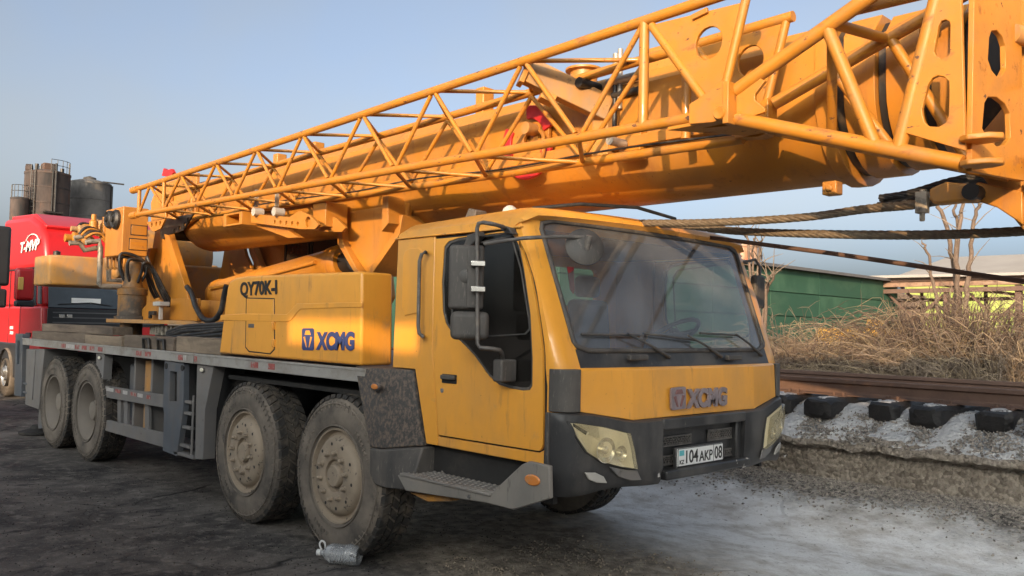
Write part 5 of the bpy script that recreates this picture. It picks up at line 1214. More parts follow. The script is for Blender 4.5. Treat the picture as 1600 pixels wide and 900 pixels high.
# plastic bottle by the front wheel
def bottle():
    a, b_ = P(500, 864, 'Z', .075), P(553, 866, 'Z', .085)
    ax = (b_-a); ax.z = 0; L = .30; ax.normalize()
    M['pet'] = glass('clear_plastic', (.93, .94, .94), 1.6, .42, (.80, .82, .83), .10, 1.2)
    M['cap'] = material('white_cap', (.7, .7, .68), .5)
    c = a+ax*0.0; c.z = .078
    BT = thing('plastic_bottle', 'clear ribbed plastic water bottle lying against the front tyre', 'bottle', (c.x, c.y, 0))
    prof = [(.018, 0), (.02, .02), (.035, .04), (.062, .065), (.072, .085)]
    for i in range(7): z = .095+i*.019; prof += [(.074, z), (.069, z+.009)]
    prof += [(.074, .235), (.076, .25), (.076, .285), (.066, .302), (.03, .298), (.001, .292)]
    o = Vector((0, 0, .078))
    MB().lathe(prof, o, ax, 24, caps=False).build('bottle_body', M['pet'], BT, smooth=50)
    MB().lathe([(.001, -.022), (.022, -.022), (.024, -.018), (.024, .006), (.02, .008)], o, ax, 14).build('bottle_cap', M['cap'], BT, smooth=40)
    s = Vector((0, 0, 1))
    MB().tube(spline([o+ax*.012+s*.02, o-ax*.005+s*.06, o+ax*.012+s*.085, o+ax*.035+s*.07, o+ax*.04+s*.03]), .007, 6).build('bottle_handle', M['cap'], BT, smooth=60)
    lb = MB().lathe([(.0775, .215), (.0775, .262)], o, ax, 24, caps=False); lb.build('bottle_band', M['pet'], BT, smooth=50)
bottle()
# ---------------- rails and sleepers
def rail(y, label):
    pr = [(-.075, 0), (.075, 0), (.075, .010), (.02, .024), (.009, .04), (.009, .115), (.035, .132), (.036, .165), (.026, .172), (-.026, .172), (-.036, .165), (-.035, .132), (-.009, .115), (-.009, .04), (-.02, .024), (-.075, .010)]
    return tag(MB().prism([(y+a, 1.085+b_) for a, b_ in pr], 'X', -60, 40).build('rail', M['rust'], None, smooth=30), label, 'rail')
M['tarred'] = material('tarred_timber', (.014, .013, .013), .55, var=.4, layers=[((.05, .042, .038), 9, .5, .75, (1,.3,1), .8)], bump=(25, .6, (1, .3, 1)))
def snowmat():
    return material('dusted_snow', (.52, .51, .50), .9, var=.12, layers=[((.06, .05, .045), 14, .48, .62)], bump=(20, .4))
M['snow'] = snowmat()
rail(5.38, 'near rusty steel rail resting on the black sleepers'); rail(6.90, 'far rusty steel rail behind the near one')
names = {0: 'second', 1: 'third'}
order = ['black tarred sleeper end half hidden by the right headlight', 'first black sleeper end clear of the crane bumper', 'second black sleeper end right of the crane bumper', 'third black sleeper end right of the crane bumper', 'fourth, blunt black sleeper end nearest the right edge', 'black sleeper end at the right picture edge']
xs_s = [.86, 1.37, 1.93, 2.43, 2.93, 3.45]
for i, x in enumerate(xs_s):
    S = thing('sleeper', order[i], 'sleeper', (x, 6.1, 0), group='tarred sleepers under the rails')
    random.seed(50+i); rings_ = []; y_end = 4.83+random.uniform(-.10, .08); sk_ = random.uniform(-.10, .10)
    for k, y in enumerate((y_end-.02, y_end, y_end+.04, y_end+.15, y_end+.35, 5.5, 6.2, 7.4)):
        w_ = (.095 if k == 0 else .13 if k == 1 else .15)+random.uniform(-.008, .008); top = 1.075-(.03 if k == 0 else .012 if k == 1 else 0); bot = .865+(.045 if k == 0 else .02 if k == 1 else 0)
        j = lambda s=.014: random.uniform(-s, s)
        rings_.append([Vector((a+sk_*(y-5.4)+j(), y-6.1+j(), z+j())) for a, z in ((-w_, bot+.03), (-w_*.7, bot), (w_*.7, bot), (w_, bot+.03), (w_*1.02, top-.03), (w_*.8, top), (-w_*.8, top), (-w_*1.02, top-.03))])
    MB().loft(rings_).build('beam', M['tarred'], S, smooth=25)
    for yr in (5.38, 6.90):
        MB().box(-.09, .09, yr-6.1-.17, yr-6.1+.17, 1.068, 1.092).build('base_plate', M['rust'], S, bevel=.004)
        for dx, dy in ((-.05, -.115), (.05, -.115), (.0, .115)):
            MB().box(dx-.014, dx+.014, yr-6.1+dy-.018, yr-6.1+dy+.018, 1.085, 1.125).build('spike', M['rust'], S, bevel=.004)
    rs_ = []
    for k, y in enumerate((y_end+.09, y_end+.12, y_end+.2, y_end+.32, y_end+.40)):
        w_ = .10*(.3, .7, 1, .8, .5)[k]*random.uniform(.7, 1.1); h = .02*(.2, .8, 1, .8, .3)[k]
        rs_.append([Vector((a*w_+sk_*(y-5.4)+random.uniform(-.02, .02), y-6.1, 1.072+h*b_+random.uniform(0, .006))) for a, b_ in ((-1, -.3), (1, -.3), (.7, .7), (0, 1), (-.7, .7))])
    MB().loft(rs_).build('snow_cap', M['snow'], S, smooth=60)
random.seed(11)
# crushed stone at the bank foot, one mass
def pebbles(name, n, fx_, size, mt, zf=ground_z):
    b = MB()
    for _ in range(n):
        x, y = fx_(); s = random.uniform(*size); z = zf(x, y)
        h = [Vector((random.gauss(0, 1), random.gauss(0, 1), random.gauss(0, 1))).normalized() for _ in range(3)]
        vs = [(1,0,0),(-1,0,0),(0,1,0),(0,-1,0),(0,0,1),(0,0,-1)]
        rm = Matrix.Rotation(random.uniform(0, 6), 3, 'Z') @ Matrix.Rotation(random.uniform(0, 3), 3, 'X')
        vs = [rm @ Vector((v[0]*s*random.uniform(.7, 1.2), v[1]*s*random.uniform(.6, 1.1), v[2]*s*random.uniform(.4, .8)))+Vector((x, y, z+s*.2)) for v in vs]
        b.add(vs, [(0,2,4),(2,1,4),(1,3,4),(3,0,4),(2,0,5),(1,2,5),(3,1,5),(0,3,5)])
    return tag(b.build(name, mt, None, smooth=0), None, kind='stuff')
M['stone'] = material('crushed_stone', (.32, .285, .245), .95, var=.45, vscale=16, layers=[((.12, .105, .095), 30, .5, .6)])
M['coal'] = material('dark_crumbs', (.035, .03, .027), .95, var=.4, vscale=20)
def foot():
    y = 4.62-abs(random.gauss(0, .30)); return random.uniform(-1.5, 5.5), max(2.9, y)
tag(pebbles('gravel', 9000, foot, (.006, .021), M['stone']), 'loose crushed stone along the foot of the bank', 'gravel')
def crumbs():
    while True:
        x, y = random.uniform(-5, 4.6), random.uniform(-2.2, 3.2)
        if y+.33*x+random.gauss(0, .4) < 1.9: return x, y
tag(pebbles('crumbs', 4200, crumbs, (.003, .010), M['coal']), 'small dark crumbs of dirt strewn over the yard', 'dirt')
def clods(): x = random.uniform(.6, 4.2); return x, random.choice((.62, 1.35, .62, 1.35, 1.8))+random.gauss(0, .13)
M['clod'] = material('dried_mud', (.30, .25, .19), .95, var=.4, vscale=20)
tag(pebbles('mud_clods', 2600, clods, (.004, .014), M['clod']), 'dried mud crumbs thrown up along the wheel tracks', 'mud')

def bank_top(x, y):
    pf = [(4.46, .65), (4.47, .70), (4.56, .765), (4.72, .83), (4.86, .89), (4.98, .94), (5.1, .985), (5.22, 1.0), (5.6, 1.01)]
    for (a, c), (d, e) in zip(pf, pf[1:]):
        if y <= d: return c+(e-c)*max(0, (y-a)/(d-a))
    return 1.01
def on_bank(): return random.uniform(-1, 5.2), random.uniform(4.47, 5.25)
tag(pebbles('ballast', 9000, on_bank, (.006, .024), M['stone'], bank_top), 'loose ballast stones on the slope below the rails', 'ballast')
# ---------------- red tractor unit behind
RT_ = thing('red_truck', 'red tractor truck with white roof lettering standing behind the crane', 'truck', (-13, 2.7, 0))
def rt(b, n, mt, par=None, **k):
    if par is None: b.v = [(x+13, y-2.7, z) for x, y, z in b.v]; return b.build(n, mt, RT_, **k)
    b.v = [(x+13, y-2.7, z) for x, y, z in b.v]; return b.build(n, mt, par, **k)
M['tred'] = material('truck_red', (.46, .012, .014), .35, var=.06, coat=.15, layers=[((.33, .02, .02), 2, .55, .85)])
M['tdark'] = material('truck_dark_trim', (.022, .023, .026), .4, var=.2)
M['tgrey'] = material('truck_grey_trim', (.10, .10, .105), .5, var=.15)
M['tglass'] = material('truck_windscreen', (.035, .045, .055), .08, var=.2, coat=.3)
M['sun_glint'] = material('orange_sun_glint', (.75, .45, .12), .2, var=.05)  # colour of the painted sun glint on the truck mirror
y0, y1 = 1.42, 3.92
rt(MB().prism([(-12.98, .75), (-12.95, 1.55), (-13.0, 1.95), (-16.3, 1.95), (-16.3, .75)], 'Y', y0, y1), 'lower_cab', M['tred'], bevel=.06, seg=3)
sh = [(-13.02, 1.95), (-13.10, 2.72), (-16.2, 2.72), (-16.2, 1.95)]
rt(MB().prism(sh, 'Y', y0+.01, y1-.01), 'cab_shell', M['tred'], bevel=.05, seg=3)
rf = rt(MB().prism([(-13.05, 2.70), (-13.02, 2.90), (-13.16, 3.32), (-13.5, 3.62), (-14.2, 3.80), (-16.2, 3.88), (-16.2, 2.70)], 'Y', y0+.02, y1-.02), 'roof_fairing', M['tred'], bevel=.10, seg=4)
rt(MB().prism([(-13.35, 3.50), (-13.30, 3.56), (-14.1, 3.86), (-15.9, 3.94), (-15.9, 3.86)], 'Y', y0+.1, y1-.1), 'roof_spoiler', M['tred'], bevel=.03)
rt(MB().box(-13.04, -12.93, y0+.06, y1-.06, 2.66, 2.78), 'sun_visor', M['tdark'], bevel=.03)
wsc = rt(MB().prism([(-12.985, 1.90), (-12.97, 1.92), (-13.055, 2.68), (-13.07, 2.66)], 'Y', y0+.12, y1-.12), 'windscreen', M['tglass'], bevel=.004)
rt(MB().box(-12.96, -12.94, y0+.10, y1-.10, 1.55, 1.90), 'front_grille', M['tdark'], bevel=.02)
rt(MB().box(-12.98, -12.90, y0+.02, y1-.02, .45, .95), 'front_bumper', M['tred'], bevel=.05, seg=3)
for ya in (y0-.004, y1-.008):
    rt(MB().prism([(-13.35, 1.95), (-13.42, 2.60), (-14.35, 2.60), (-14.35, 1.95)], 'Y', ya, ya+.012), 'side_window', M['tglass'], bevel=.003)
rt(MB().prism([(-13.03, 1.98), (-13.12, 2.70), (-13.28, 2.70), (-13.22, 1.98)], 'Y', y0-.012, y0+.02), 'pillar_trim', M['tgrey'], bevel=.01)
tq = lambda px, py: P(px, py, 'Y', y0-.002)
def tq_(px, py): return tq(px, py)-Vector((-13, 2.7, 0))
text('T-MVP', tq_(30.5, 396), tq_(60, 390), tq_(33, 379), 'lettering', M['white'], rf, .006, .03, (0,-1,0))
rt(MB().tube(spline([tq(41, 376), tq(46, 368), tq(53, 366), tq(58, 369), tq(60, 376)]), .012, 6), 'lettering_arc', M['white'], rf)
for xs_ in (-14.45, -15.35): rt(MB().box(xs_-.012, xs_+.012, y0-.003, y0+.02, .85, 2.68), 'door_seam', M['tdark'])
rt(MB().box(-16.2, -13.1, y0-.004, y0+.03, 2.70, 2.725), 'roof_seam', M['tdark'])
rt(MB().box(-14.9, -13.25, y0-.002, y0+.02, .45, .78), 'step_panel', M['tgrey'], bevel=.02)
for z_ in (1.62, 1.72, 1.82): rt(MB().box(-12.945, -12.93, y0+.2, y1-.2, z_-.012, z_+.012), 'grille_bar', M['tgrey'])
rt(MB().tube([(-12.955, y0+.3, 1.98), (-12.96, y0+.9, 2.03), (-12.96, y0+1.3, 1.98)], .012, 6), 'wiper', M['tdark'])
# mirror: red shell with the sun's orange glint set on as a coloured patch
mx = P(38, 445, 'X', -12.75)
mh = rt(MB().box(mx.x-.12, mx.x+.10, mx.y-.16, mx.y+.16, mx.z-.30, mx.z+.32), 'mirror', M['tred'], bevel=.06, seg=3)
rt(MB().box(mx.x-.10, mx.x+.11, mx.y-.15, mx.y+.17, mx.z-.42, mx.z-.30), 'mirror_base', M['tdark'], mh, bevel=.03)
rt(MB().box(mx.x+.08, mx.x+.115, mx.y-.13, mx.y-.04, mx.z-.10, mx.z+.14), 'mirror_glint', M['sun_glint'], mh, bevel=.01)
rt(MB().tube([(mx.x, mx.y+.1, mx.z+.3), (mx.x-.2, y0+.05, mx.z+.38)], .03, 8), 'mirror_arm', M['tdark'])
for px, py in ((18, 512), (18, 520)):
    c = tq(px, py); rt(MB().box(c.x-.12, c.x+.12, y0-.006, y0+.01, c.z-.03, c.z+.03), 'door_sticker', M['white'])
rt(MB().box(-13.9, -13.6, y0-.03, y0+.02, 1.32, 1.40), 'door_handle', M['tdark'], bevel=.01)
for px, w_ in ((97, 8), (109, 10)):
    c = P(px, 494, 'X', -12.925); rt(MB().box(-12.938, -12.925, c.y-.05, c.y+.05, c.z-.035, c.z+.035), 'grille_mark', M['chrome'], bevel=.004)
rt(MB().box(-16.0, -14.65, y0-.012, y0+.3, .42, 1.18), 'wheel_arch', M['tdark'], bevel=.05)
for x in (-15.3,):
    w_ = rt(MB().lathe([(.50, 0), (.52, .03), (.52, .28), (.50, .31), (.30, .31), (.30, 0)], (x, y0-.06, .52), (0,1,0), 32, caps=False), 'wheel', M['rubber'], smooth=40)
    rt(MB().lathe([(.30, .02), (.28, .05), (.2, .06), (.12, .02), (.10, -.03), (.001, -.04)], (x, y0-.06, .52), (0,1,0), 28, caps=False), 'rim', M['chrome'], w_, smooth=40)
    for i in range(10):
        a = 2*math.pi*i/10; rt(MB().cyl((x+.17*math.cos(a), y0-.03, .52+.17*math.sin(a)), (x+.17*math.cos(a), y0+.0, .52+.17*math.sin(a)), .03, n=8), 'rim_hole', M['tdark'], w_)
rt(MB().box(-17.5, -15.2, 2.2, 3.1, .6, .95), 'chassis', M['tdark'])
c = P(133, 470, 'X', -12.96); rt(MB().box(-12.985, -12.955, c.y-.25, c.y+.3, c.z-.05, c.z+.05), 'dash_papers', M['white'], wsc)
# ---------------- dark truck whose mirror shows at the left edge
BT_ = thing('black_truck', 'black truck mirror and cab side cut by the left picture edge', 'truck', (-11, -1.9, 0))
def bt(b, n, mt, **k): b.v = [(x+11, y+1.9, z) for x, y, z in b.v]; return b.build(n, mt, BT_, **k)
a, b_ = P(-30, 350, 'X', -10), P(14.5, 447, 'X', -10)
bt(MB().box(-10.14, -9.98, a.y, b_.y, b_.z, a.z), 'mirror_head', M['tdark'], bevel=.05, seg=4)
a2, b2 = P(-30, 450, 'X', -10), P(10, 481, 'X', -10)
bt(MB().box(-10.14, -9.98, a2.y, b2.y, b2.z, a2.z), 'mirror_lower_head', M['tdark'], bevel=.04, seg=4)
bt(MB().tube([(-10.06, a.y, a.z-.1), (-10.06, a.y-.35, a.z-.05), (-10.1, a.y-.5, a.z-.3)], .025, 8), 'mirror_arm', M['tdark'])
yq = a.y-.4
bt(MB().prism([(-10.2, .6), (-10.1, 1.6), (-10.25, 2.9), (-10.6, 3.3), (-12.3, 3.3), (-12.3, .6)], 'Y', yq-2.4, yq), 'cab', M['tdark'], bevel=.06, seg=3)
bt(MB().lathe([(.5, 0), (.52, .03), (.52, .28), (.5, .3)], (-11.2, yq-.31, .52), (0,1,0), 24), 'wheel', M['rubber'])
# ---------------- storage silos far behind
M['silo_rust'] = material('rusted_silo', (.075, .055, .048), .85, var=.3, vscale=.8, layers=[((.15, .07, .04), .9, .50, .68, (1,1,.4), .9), ((.025, .024, .025), .7, .46, .66, (1,1,.3), .9)])
M['silo_grey'] = material('grey_silo', (.13, .125, .12), .8, var=.3, vscale=.8, layers=[((.04, .038, .038), .8, .46, .66, (1,1,.35), .9), ((.2, .19, .18), .8, .6, .8, (1,1,.4), .9)])
def silo(px0, px1, py_top, D, mt, label, seams):
    def ray(px, py):
        d = FW+RT*((px-800)/F_PX)+UP*((450-py)/F_PX); return CPOS+d*D
    a, b_ = ray(px0, py_top), ray(px1, py_top); c = (a+b_)/2; r = (b_-a).length/2; H = c.z
    T = thing('silo', label, 'silo', (c.x, c.y, 0), group='storage silos on the skyline')
    MB().lathe([(r, 0), (r, H)], (0,0,0), (0,0,1), 40).build('shell', mt, T, smooth=40)
    MB().lathe([(r*1.02, H-.12), (r*1.02, H+.02), (r*.5, H+r*.16), (.001, H+r*.2)], (0,0,0), (0,0,1), 40).build('roof', mt, T, smooth=30)
    for k in range(seams):
        z = H*(.45+.55*k/seams); MB().lathe([(r*1.004, z-.05), (r*1.015, z-.03), (r*1.015, z+.03), (r*1.004, z+.05)], (0,0,0), (0,0,1), 40, caps=False).build('band', mt, T, smooth=40)
    return T, r, H
sdir = (CPOS-Vector((-50, 25, 1.7))); sdir.z = 0; sdir.normalize(); sside = Vector((-sdir.y, sdir.x, 0))
T, r, H = silo(43, 107, 272, 62, M['silo_rust'], 'tall dark rusty silo with a crowded roof, in the middle', 6)
MB().cyl(sdir*r*.9+sside*r*.55+Vector((0,0,H*.3)), sdir*r*.9+sside*r*.55+Vector((0,0,H+.6)), .09, n=8).build('pipe', M['blacksteel'], T)
MB().cyl(sdir*r*.92+sside*r*.42+Vector((0,0,H*.3)), sdir*r*.92+sside*r*.42+Vector((0,0,H+.5)), .06, n=8).build('pipe', M['blacksteel'], T)
MB().box(-.4, .4, -.4, .4, H, H+.75).build('roof_hatch', M['silo_rust'], T, bevel=.05)
MB().cyl(Vector((0, 0, H+.3))-sside*r*.7, Vector((0, 0, H+.3))-sside*r*.95, .35, n=14).build('vent_drum', M['silo_rust'], T)
for s_, h in ((-.5, .7), (-.3, .55), (.3, .6), (.62, .45)): MB().cyl(sside*r*s_+Vector((0,0,H)), sside*r*s_+Vector((0,0,H+h)), .13, n=10).build('vent_stub', M['blacksteel'], T)
def railing(T, r, z, h, a0, a1, n, mt):
    ca = math.atan2(sdir.y, sdir.x); pts = [Vector((r*math.cos(ca+rad(a0+(a1-a0)*i/n)), r*math.sin(ca+rad(a0+(a1-a0)*i/n)), z)) for i in range(n+1)]
    for p in pts: MB().cyl(p, p+Vector((0,0,h)), .025, n=6).build('railing_post', mt, T)
    for hh in (h, h*.55): MB().tube([p+Vector((0,0,hh)) for p in pts], .022, 6).build('railing_bar', mt, T)
railing(T, r*.95, H, .9, 20, 120, 6, M['blacksteel'])
for dz in (.35, .55, .75): MB().box(r*.2, r*1.3, -.6, .6, H*dz, H*dz+.12).build('catwalk', M['blacksteel'], T)
for sgn in (-.12, .12): MB().cyl(sdir*r*1.03+sside*(sgn-.6)+Vector((0,0,H*.2)), sdir*r*1.03+sside*(sgn-.6)+Vector((0,0,H+.4)), .03, n=6).build('ladder_rail', M['blacksteel'], T)
for k in range(26): z_ = H*.3+k*H*.7/26; MB().cyl(sdir*r*1.03+sside*(-.72)+Vector((0,0,z_)), sdir*r*1.03+sside*(-.48)+Vector((0,0,z_)), .02, n=5).build('ladder_rung', M['blacksteel'], T)
T, r, H = silo(109, 171, 287, 66, M['silo_grey'], 'grey banded silo on the right beside the dark rusty one', 5)
MB().cyl(sside*r*1.05+Vector((0,0,H*.3)), sside*r*1.05+Vector((0,0,H-.1)), .08, n=8).build('pipe', M['blacksteel'], T)
MB().tube([sside*r*.6+Vector((0,0,H+.2)), sside*r*1.6+Vector((0,0,H+.1))], .06, 8).build('pipe', M['blacksteel'], T)
MB().lathe([(.5, 0), (.45, .35), (.001, .5)], Vector((0,0,H+.1)), (0,0,1), 16).build('roof_vent', M['silo_grey'], T)
MB().cyl(-sside*r*.9+Vector((0,0,H*.2)), -sside*r*.9+Vector((0,0,H-.2)), .3, n=12).build('pipe', M['blacksteel'], T)
T, r, H = silo(18, 44, 310, 60, M['silo_rust'], 'small low rusty silo at the left of the silo group', 4)
railing(T, r*.9, H, .9, -80, 80, 6, M['blacksteel'])
# ================================================================== beyond the railway
def ray(px, py, D):
    d = FW+RT*((px-800)/F_PX)+UP*((450-py)/F_PX); return CPOS+d*D
# long green shed: sheet panels one by one, wall facing the track's end
M['green'] = material('dark_green_sheet', (.018, .068, .043), .7, var=.14, vscale=.5, layers=[((.05, .11, .07), .8, .5, .75, (1,.5,1), .7), ((.02, .045, .03), 1.5, .6, .8)])
M['green2'] = material('dark_green_sheet_faded', (.022, .078, .048), .7, var=.14, vscale=.5, layers=[((.05, .12, .075), .8, .5, .75)])
XG = -6.0
pA, pB = P(1100, 404, 'X', XG), P(1402, 432, 'X', XG)
GS = thing('green_shed', 'long dark green sheet-metal shed behind the bare bushes', 'shed', (XG, pA.y, 0))
zt = pA.z; z_b = .9
def gs_(b, n, mt, **k): b.v = [(x-XG, y-pA.y, z) for x, y, z in b.v]; return b.build(n, mt, GS, **k)
yy0, yy1 = pA.y-5, pB.y
gs_(MB().box(XG-9, XG-.05, yy0, yy1, z_b-.5, zt-.02), 'wall', M['green'])
ncol = int((yy1-yy0)/2.6); 
for i in range(ncol):
    for j in range(4):
        ya, yb = yy0+(yy1-yy0)*i/ncol, yy0+(yy1-yy0)*(i+1)/ncol; za, zb = z_b+(zt-z_b)*j/4, z_b+(zt-z_b)*(j+1)/4
        off = random.uniform(0, .012)
        gs_(MB().box(XG-.05, XG+.0+off, ya+.012, yb-.012, za+.015, zb-.012), 'sheet_panel', M['green' if (i+j) % 3 else 'green2'])
gs_(MB().prism([(XG+.25, zt-.02), (XG+.25, zt+.06), (XG-9.3, zt+1.2), (XG-9.3, zt+1.1)], 'Y', yy0-.2, yy1+.2), 'roof', M['tgrey'])
# lime-green building with a grey hipped roof
M['lime'] = material('lime_wall', (.25, .31, .07), .8, var=.10, vscale=.4, layers=[((.40, .42, .14), .6, .5, .75, (1,1,.4), .9)])
M['roofgrey'] = material('grey_roof_sheet', (.30, .285, .27), .8, var=.1, vscale=.4, layers=[((.28, .26, .24), .7, .5, .75)])
YL = 46.0
LB = thing('lime_building', 'lime green building with a broad grey roof at the right', 'building', (0, YL, 0))
def lb_(b, n, mt, **k): b.v = [(x, y-YL, z) for x, y, z in b.v]; return b.build(n, mt, LB, **k)
e0, e1, e2 = P(1385, 437, 'Y', YL), P(1800, 432, 'Y', YL), P(1480, 402, 'Y', YL+7)
zw = e0.z
lb_(MB().box(e0.x+.8, e1.x+10, YL+.6, YL+16, .5, zw), 'wall', M['lime'])
lb_(MB().add([(e0.x, YL, zw), (e1.x+12, YL, zw), (e1.x+12, YL+7, e2.z), (e2.x, YL+7, e2.z), (e0.x, YL+16, zw), (e1.x+12, YL+16, zw), (e0.x, YL, zw-.15), (e1.x+12, YL, zw-.15), (e0.x, YL+16, zw-.15), (e1.x+12, YL+16, zw-.15)], [(0,1,2,3), (3,2,5,4), (0,3,4), (0,6,7,1), (0,4,8,6), (6,8,9,7)]), 'roof', M['roofgrey'], smooth=0)
nx_ = 9
for i in range(nx_):
    xa = e0.x+1.0+i*2.4
    lb_(MB().box(xa, xa+2.3, YL+.52, YL+.60, 2.0, zw-.6), 'wall_panel', M['lime'], bevel=.02)
    lb_(MB().box(xa+.0, xa+2.3, YL+.50, YL+.60, .9, 1.95), 'plinth_panel', M['roofgrey'], bevel=.02)
# open steel frame of a conveyor or loading stage in front of it
M['rust_beam'] = material('rust_stained_beam', (.24, .15, .10), .85, var=.25, vscale=1.5, layers=[((.40, .32, .24), 2, .5, .7, (.3,1,1), .9), ((.09, .05, .04), 3, .5, .7)])
YF = 24.0
SF = thing('steel_frame', 'open rusty steel frame with diagonal struts before the lime building', 'steel frame', (0, YF, 0))
def sf(b, n, mt, **k): b.v = [(x, y-YF, z) for x, y, z in b.v]; return b.build(n, mt, SF, **k)
def fp(px, py, dy=0): return P(px, py, 'Y', YF+dy)
for px, pt, pb_, w_ in ((1272, 432, 530, .11), (1371, 434, 515, .12), (1382, 460, 515, .09), (1479, 455, 510, .10), (1592, 445, 520, .16)):
    a, b_ = fp(px, pt), fp(px, pb_); sf(MB().box(a.x-w_/2, a.x+w_/2, YF-.1, YF+.1, .6, a.z), 'post', M['rust'])
for (a, b_, c, d, w_, mt) in ((1263, 448, 1600, 440, .17, 'rust_beam'), (1378, 456, 1640, 450, .13, 'rust'), (1273, 440, 1370, 437, .14, 'blacksteel'), (1380, 440, 1640, 433, .12, 'rust')):
    p, q_ = fp(a, b_), fp(c, d); sf(MB().bar(p+Vector((0, -.15, 0)), q_+Vector((0, -.15, 0)), .14, w_), 'beam', M[mt])
for a, b_, c, d in ((1325, 487, 1370, 442), (1386, 460, 1424, 497), (1424, 500, 1476, 457), (1512, 458, 1545, 490), (1562, 495, 1592, 465), (1500, 488, 1480, 470)):
    p, q_ = fp(a, b_), fp(c, d); sf(MB().bar(p+Vector((0, .15, 0)), q_+Vector((0, .15, 0)), .05, .07), 'strut', M['rust'])
for i in range(24):
    a, b_ = fp(1425+i*8, 492), fp(1425+i*8, 512); sf(MB().cyl(a+Vector((0,3,0)), b_+Vector((0,3,0)), .03, n=5).build if False else MB().cyl(a, b_, .025, n=5), 'railing_bar', M['rust'])
p, q_ = fp(1420, 492), fp(1615, 491); sf(MB().bar(p, q_, .06, .08), 'railing_top', M['rust'])
for k, (a, b_, c, d, w_) in enumerate(((1385, 470, 1600, 466, .06), (1385, 482, 1480, 480, .05), (1430, 440, 1600, 462, .05), (1300, 455, 1370, 470, .05), (1500, 440, 1500, 505, .07), (1540, 440, 1541, 505, .06), (1440, 452, 1441, 505, .06), (1400, 440, 1430, 470, .05))):
    p, q_ = P(a, b_, 'Y', YF+2.5), P(c, d, 'Y', YF+2.5); sf(MB().cyl(p, q_, w_, n=8), 'pipe', M['rust' if k % 2 else 'rust_beam'])
p, q_ = P(1380, 437, 'Y', YF+1), P(1680, 431, 'Y', YF+1); sf(MB().bar(p, q_, 3.0, .08), 'canopy', M['roofgrey'])
# brick hut between the sheds
M['brick'] = material('dull_brick', (.20, .14, .10), .9, var=.3, vscale=6, layers=[((.10, .075, .06), 4, .5, .65)])
a, b_ = P(1345, 458, 'Y', 30), P(1400, 520, 'Y', 30)
tag(MB().box(a.x, b_.x, 30, 33, .5, a.z).build('brick_hut', M['brick'], None, bevel=.05), 'small dull brick hut between green shed and rusty frame', 'hut')
# rusty tank tower on the skyline over the shed
tw = ray(1163, 410, 70)
TT = thing('water_tower', 'rust-streaked pale tower top rising over the green shed', 'tower', (tw.x, tw.y, 0))
M['towerm'] = material('rust_streaked_plaster', (.38, .26, .18), .9, var=.25, vscale=.6, layers=[((.28, .10, .05), .8, .48, .65, (1,1,.3), .9)])
r_ = 1.05
MB().lathe([(r_, 0), (r_, ray(1163, 386, 70).z)], (0,0,0), (0,0,1), 20).build('shaft', M['towerm'], TT, smooth=40)
MB().lathe([(r_*1.15, ray(1163, 386, 70).z), (r_*1.1, ray(1163, 380, 70).z), (r_*.3, ray(1163, 376, 70).z)], (0,0,0), (0,0,1), 20).build('cap', M['towerm'], TT, smooth=30)
# yellow machine half hidden in the bushes
YM = 13.0
YX = thing('yellow_loader', 'old yellow machine half hidden behind the dry bushes', 'machine', (P(1290, 520, 'Y', YM).x, YM, .97))
o_ = Vector(YX.location)
def ym(b, n, mt, **k): b.v = [(x-o_.x, y-o_.y, z-o_.z) for x, y, z in b.v]; return b.build(n, mt, YX, **k)
M['oldyellow'] = material('weathered_yellow', (.52, .30, .05), .7, var=.2, layers=[((.30, .17, .07), 4, .5, .7)])
g0, g1 = P(1271, 512, 'Y', YM), P(1307, 530, 'Y', YM)
ym(MB().box(g0.x, g1.x, YM, YM+1.2, g1.z-.5, g0.z), 'body', M['oldyellow'], bevel=.10, seg=3)
g0, g1 = P(1305, 522, 'Y', YM), P(1345, 534, 'Y', YM); ym(MB().box(g0.x, g1.x, YM+.2, YM+.9, g1.z-.3, g0.z), 'bonnet', M['oldyellow'], bevel=.05)
ym(MB().tube([P(1338, 532, 'Y', YM), P(1355, 522, 'Y', YM), P(1400, 522, 'Y', YM), P(1422, 530, 'Y', YM)], .09, 8), 'arm', M['oldyellow'])
for px in (1362, 1374): a, b_ = P(px, 500, 'Y', YM), P(px-3, 516, 'Y', YM); ym(MB().bar(a, b_, .12, .12), 'arm_link', M['oldyellow'])
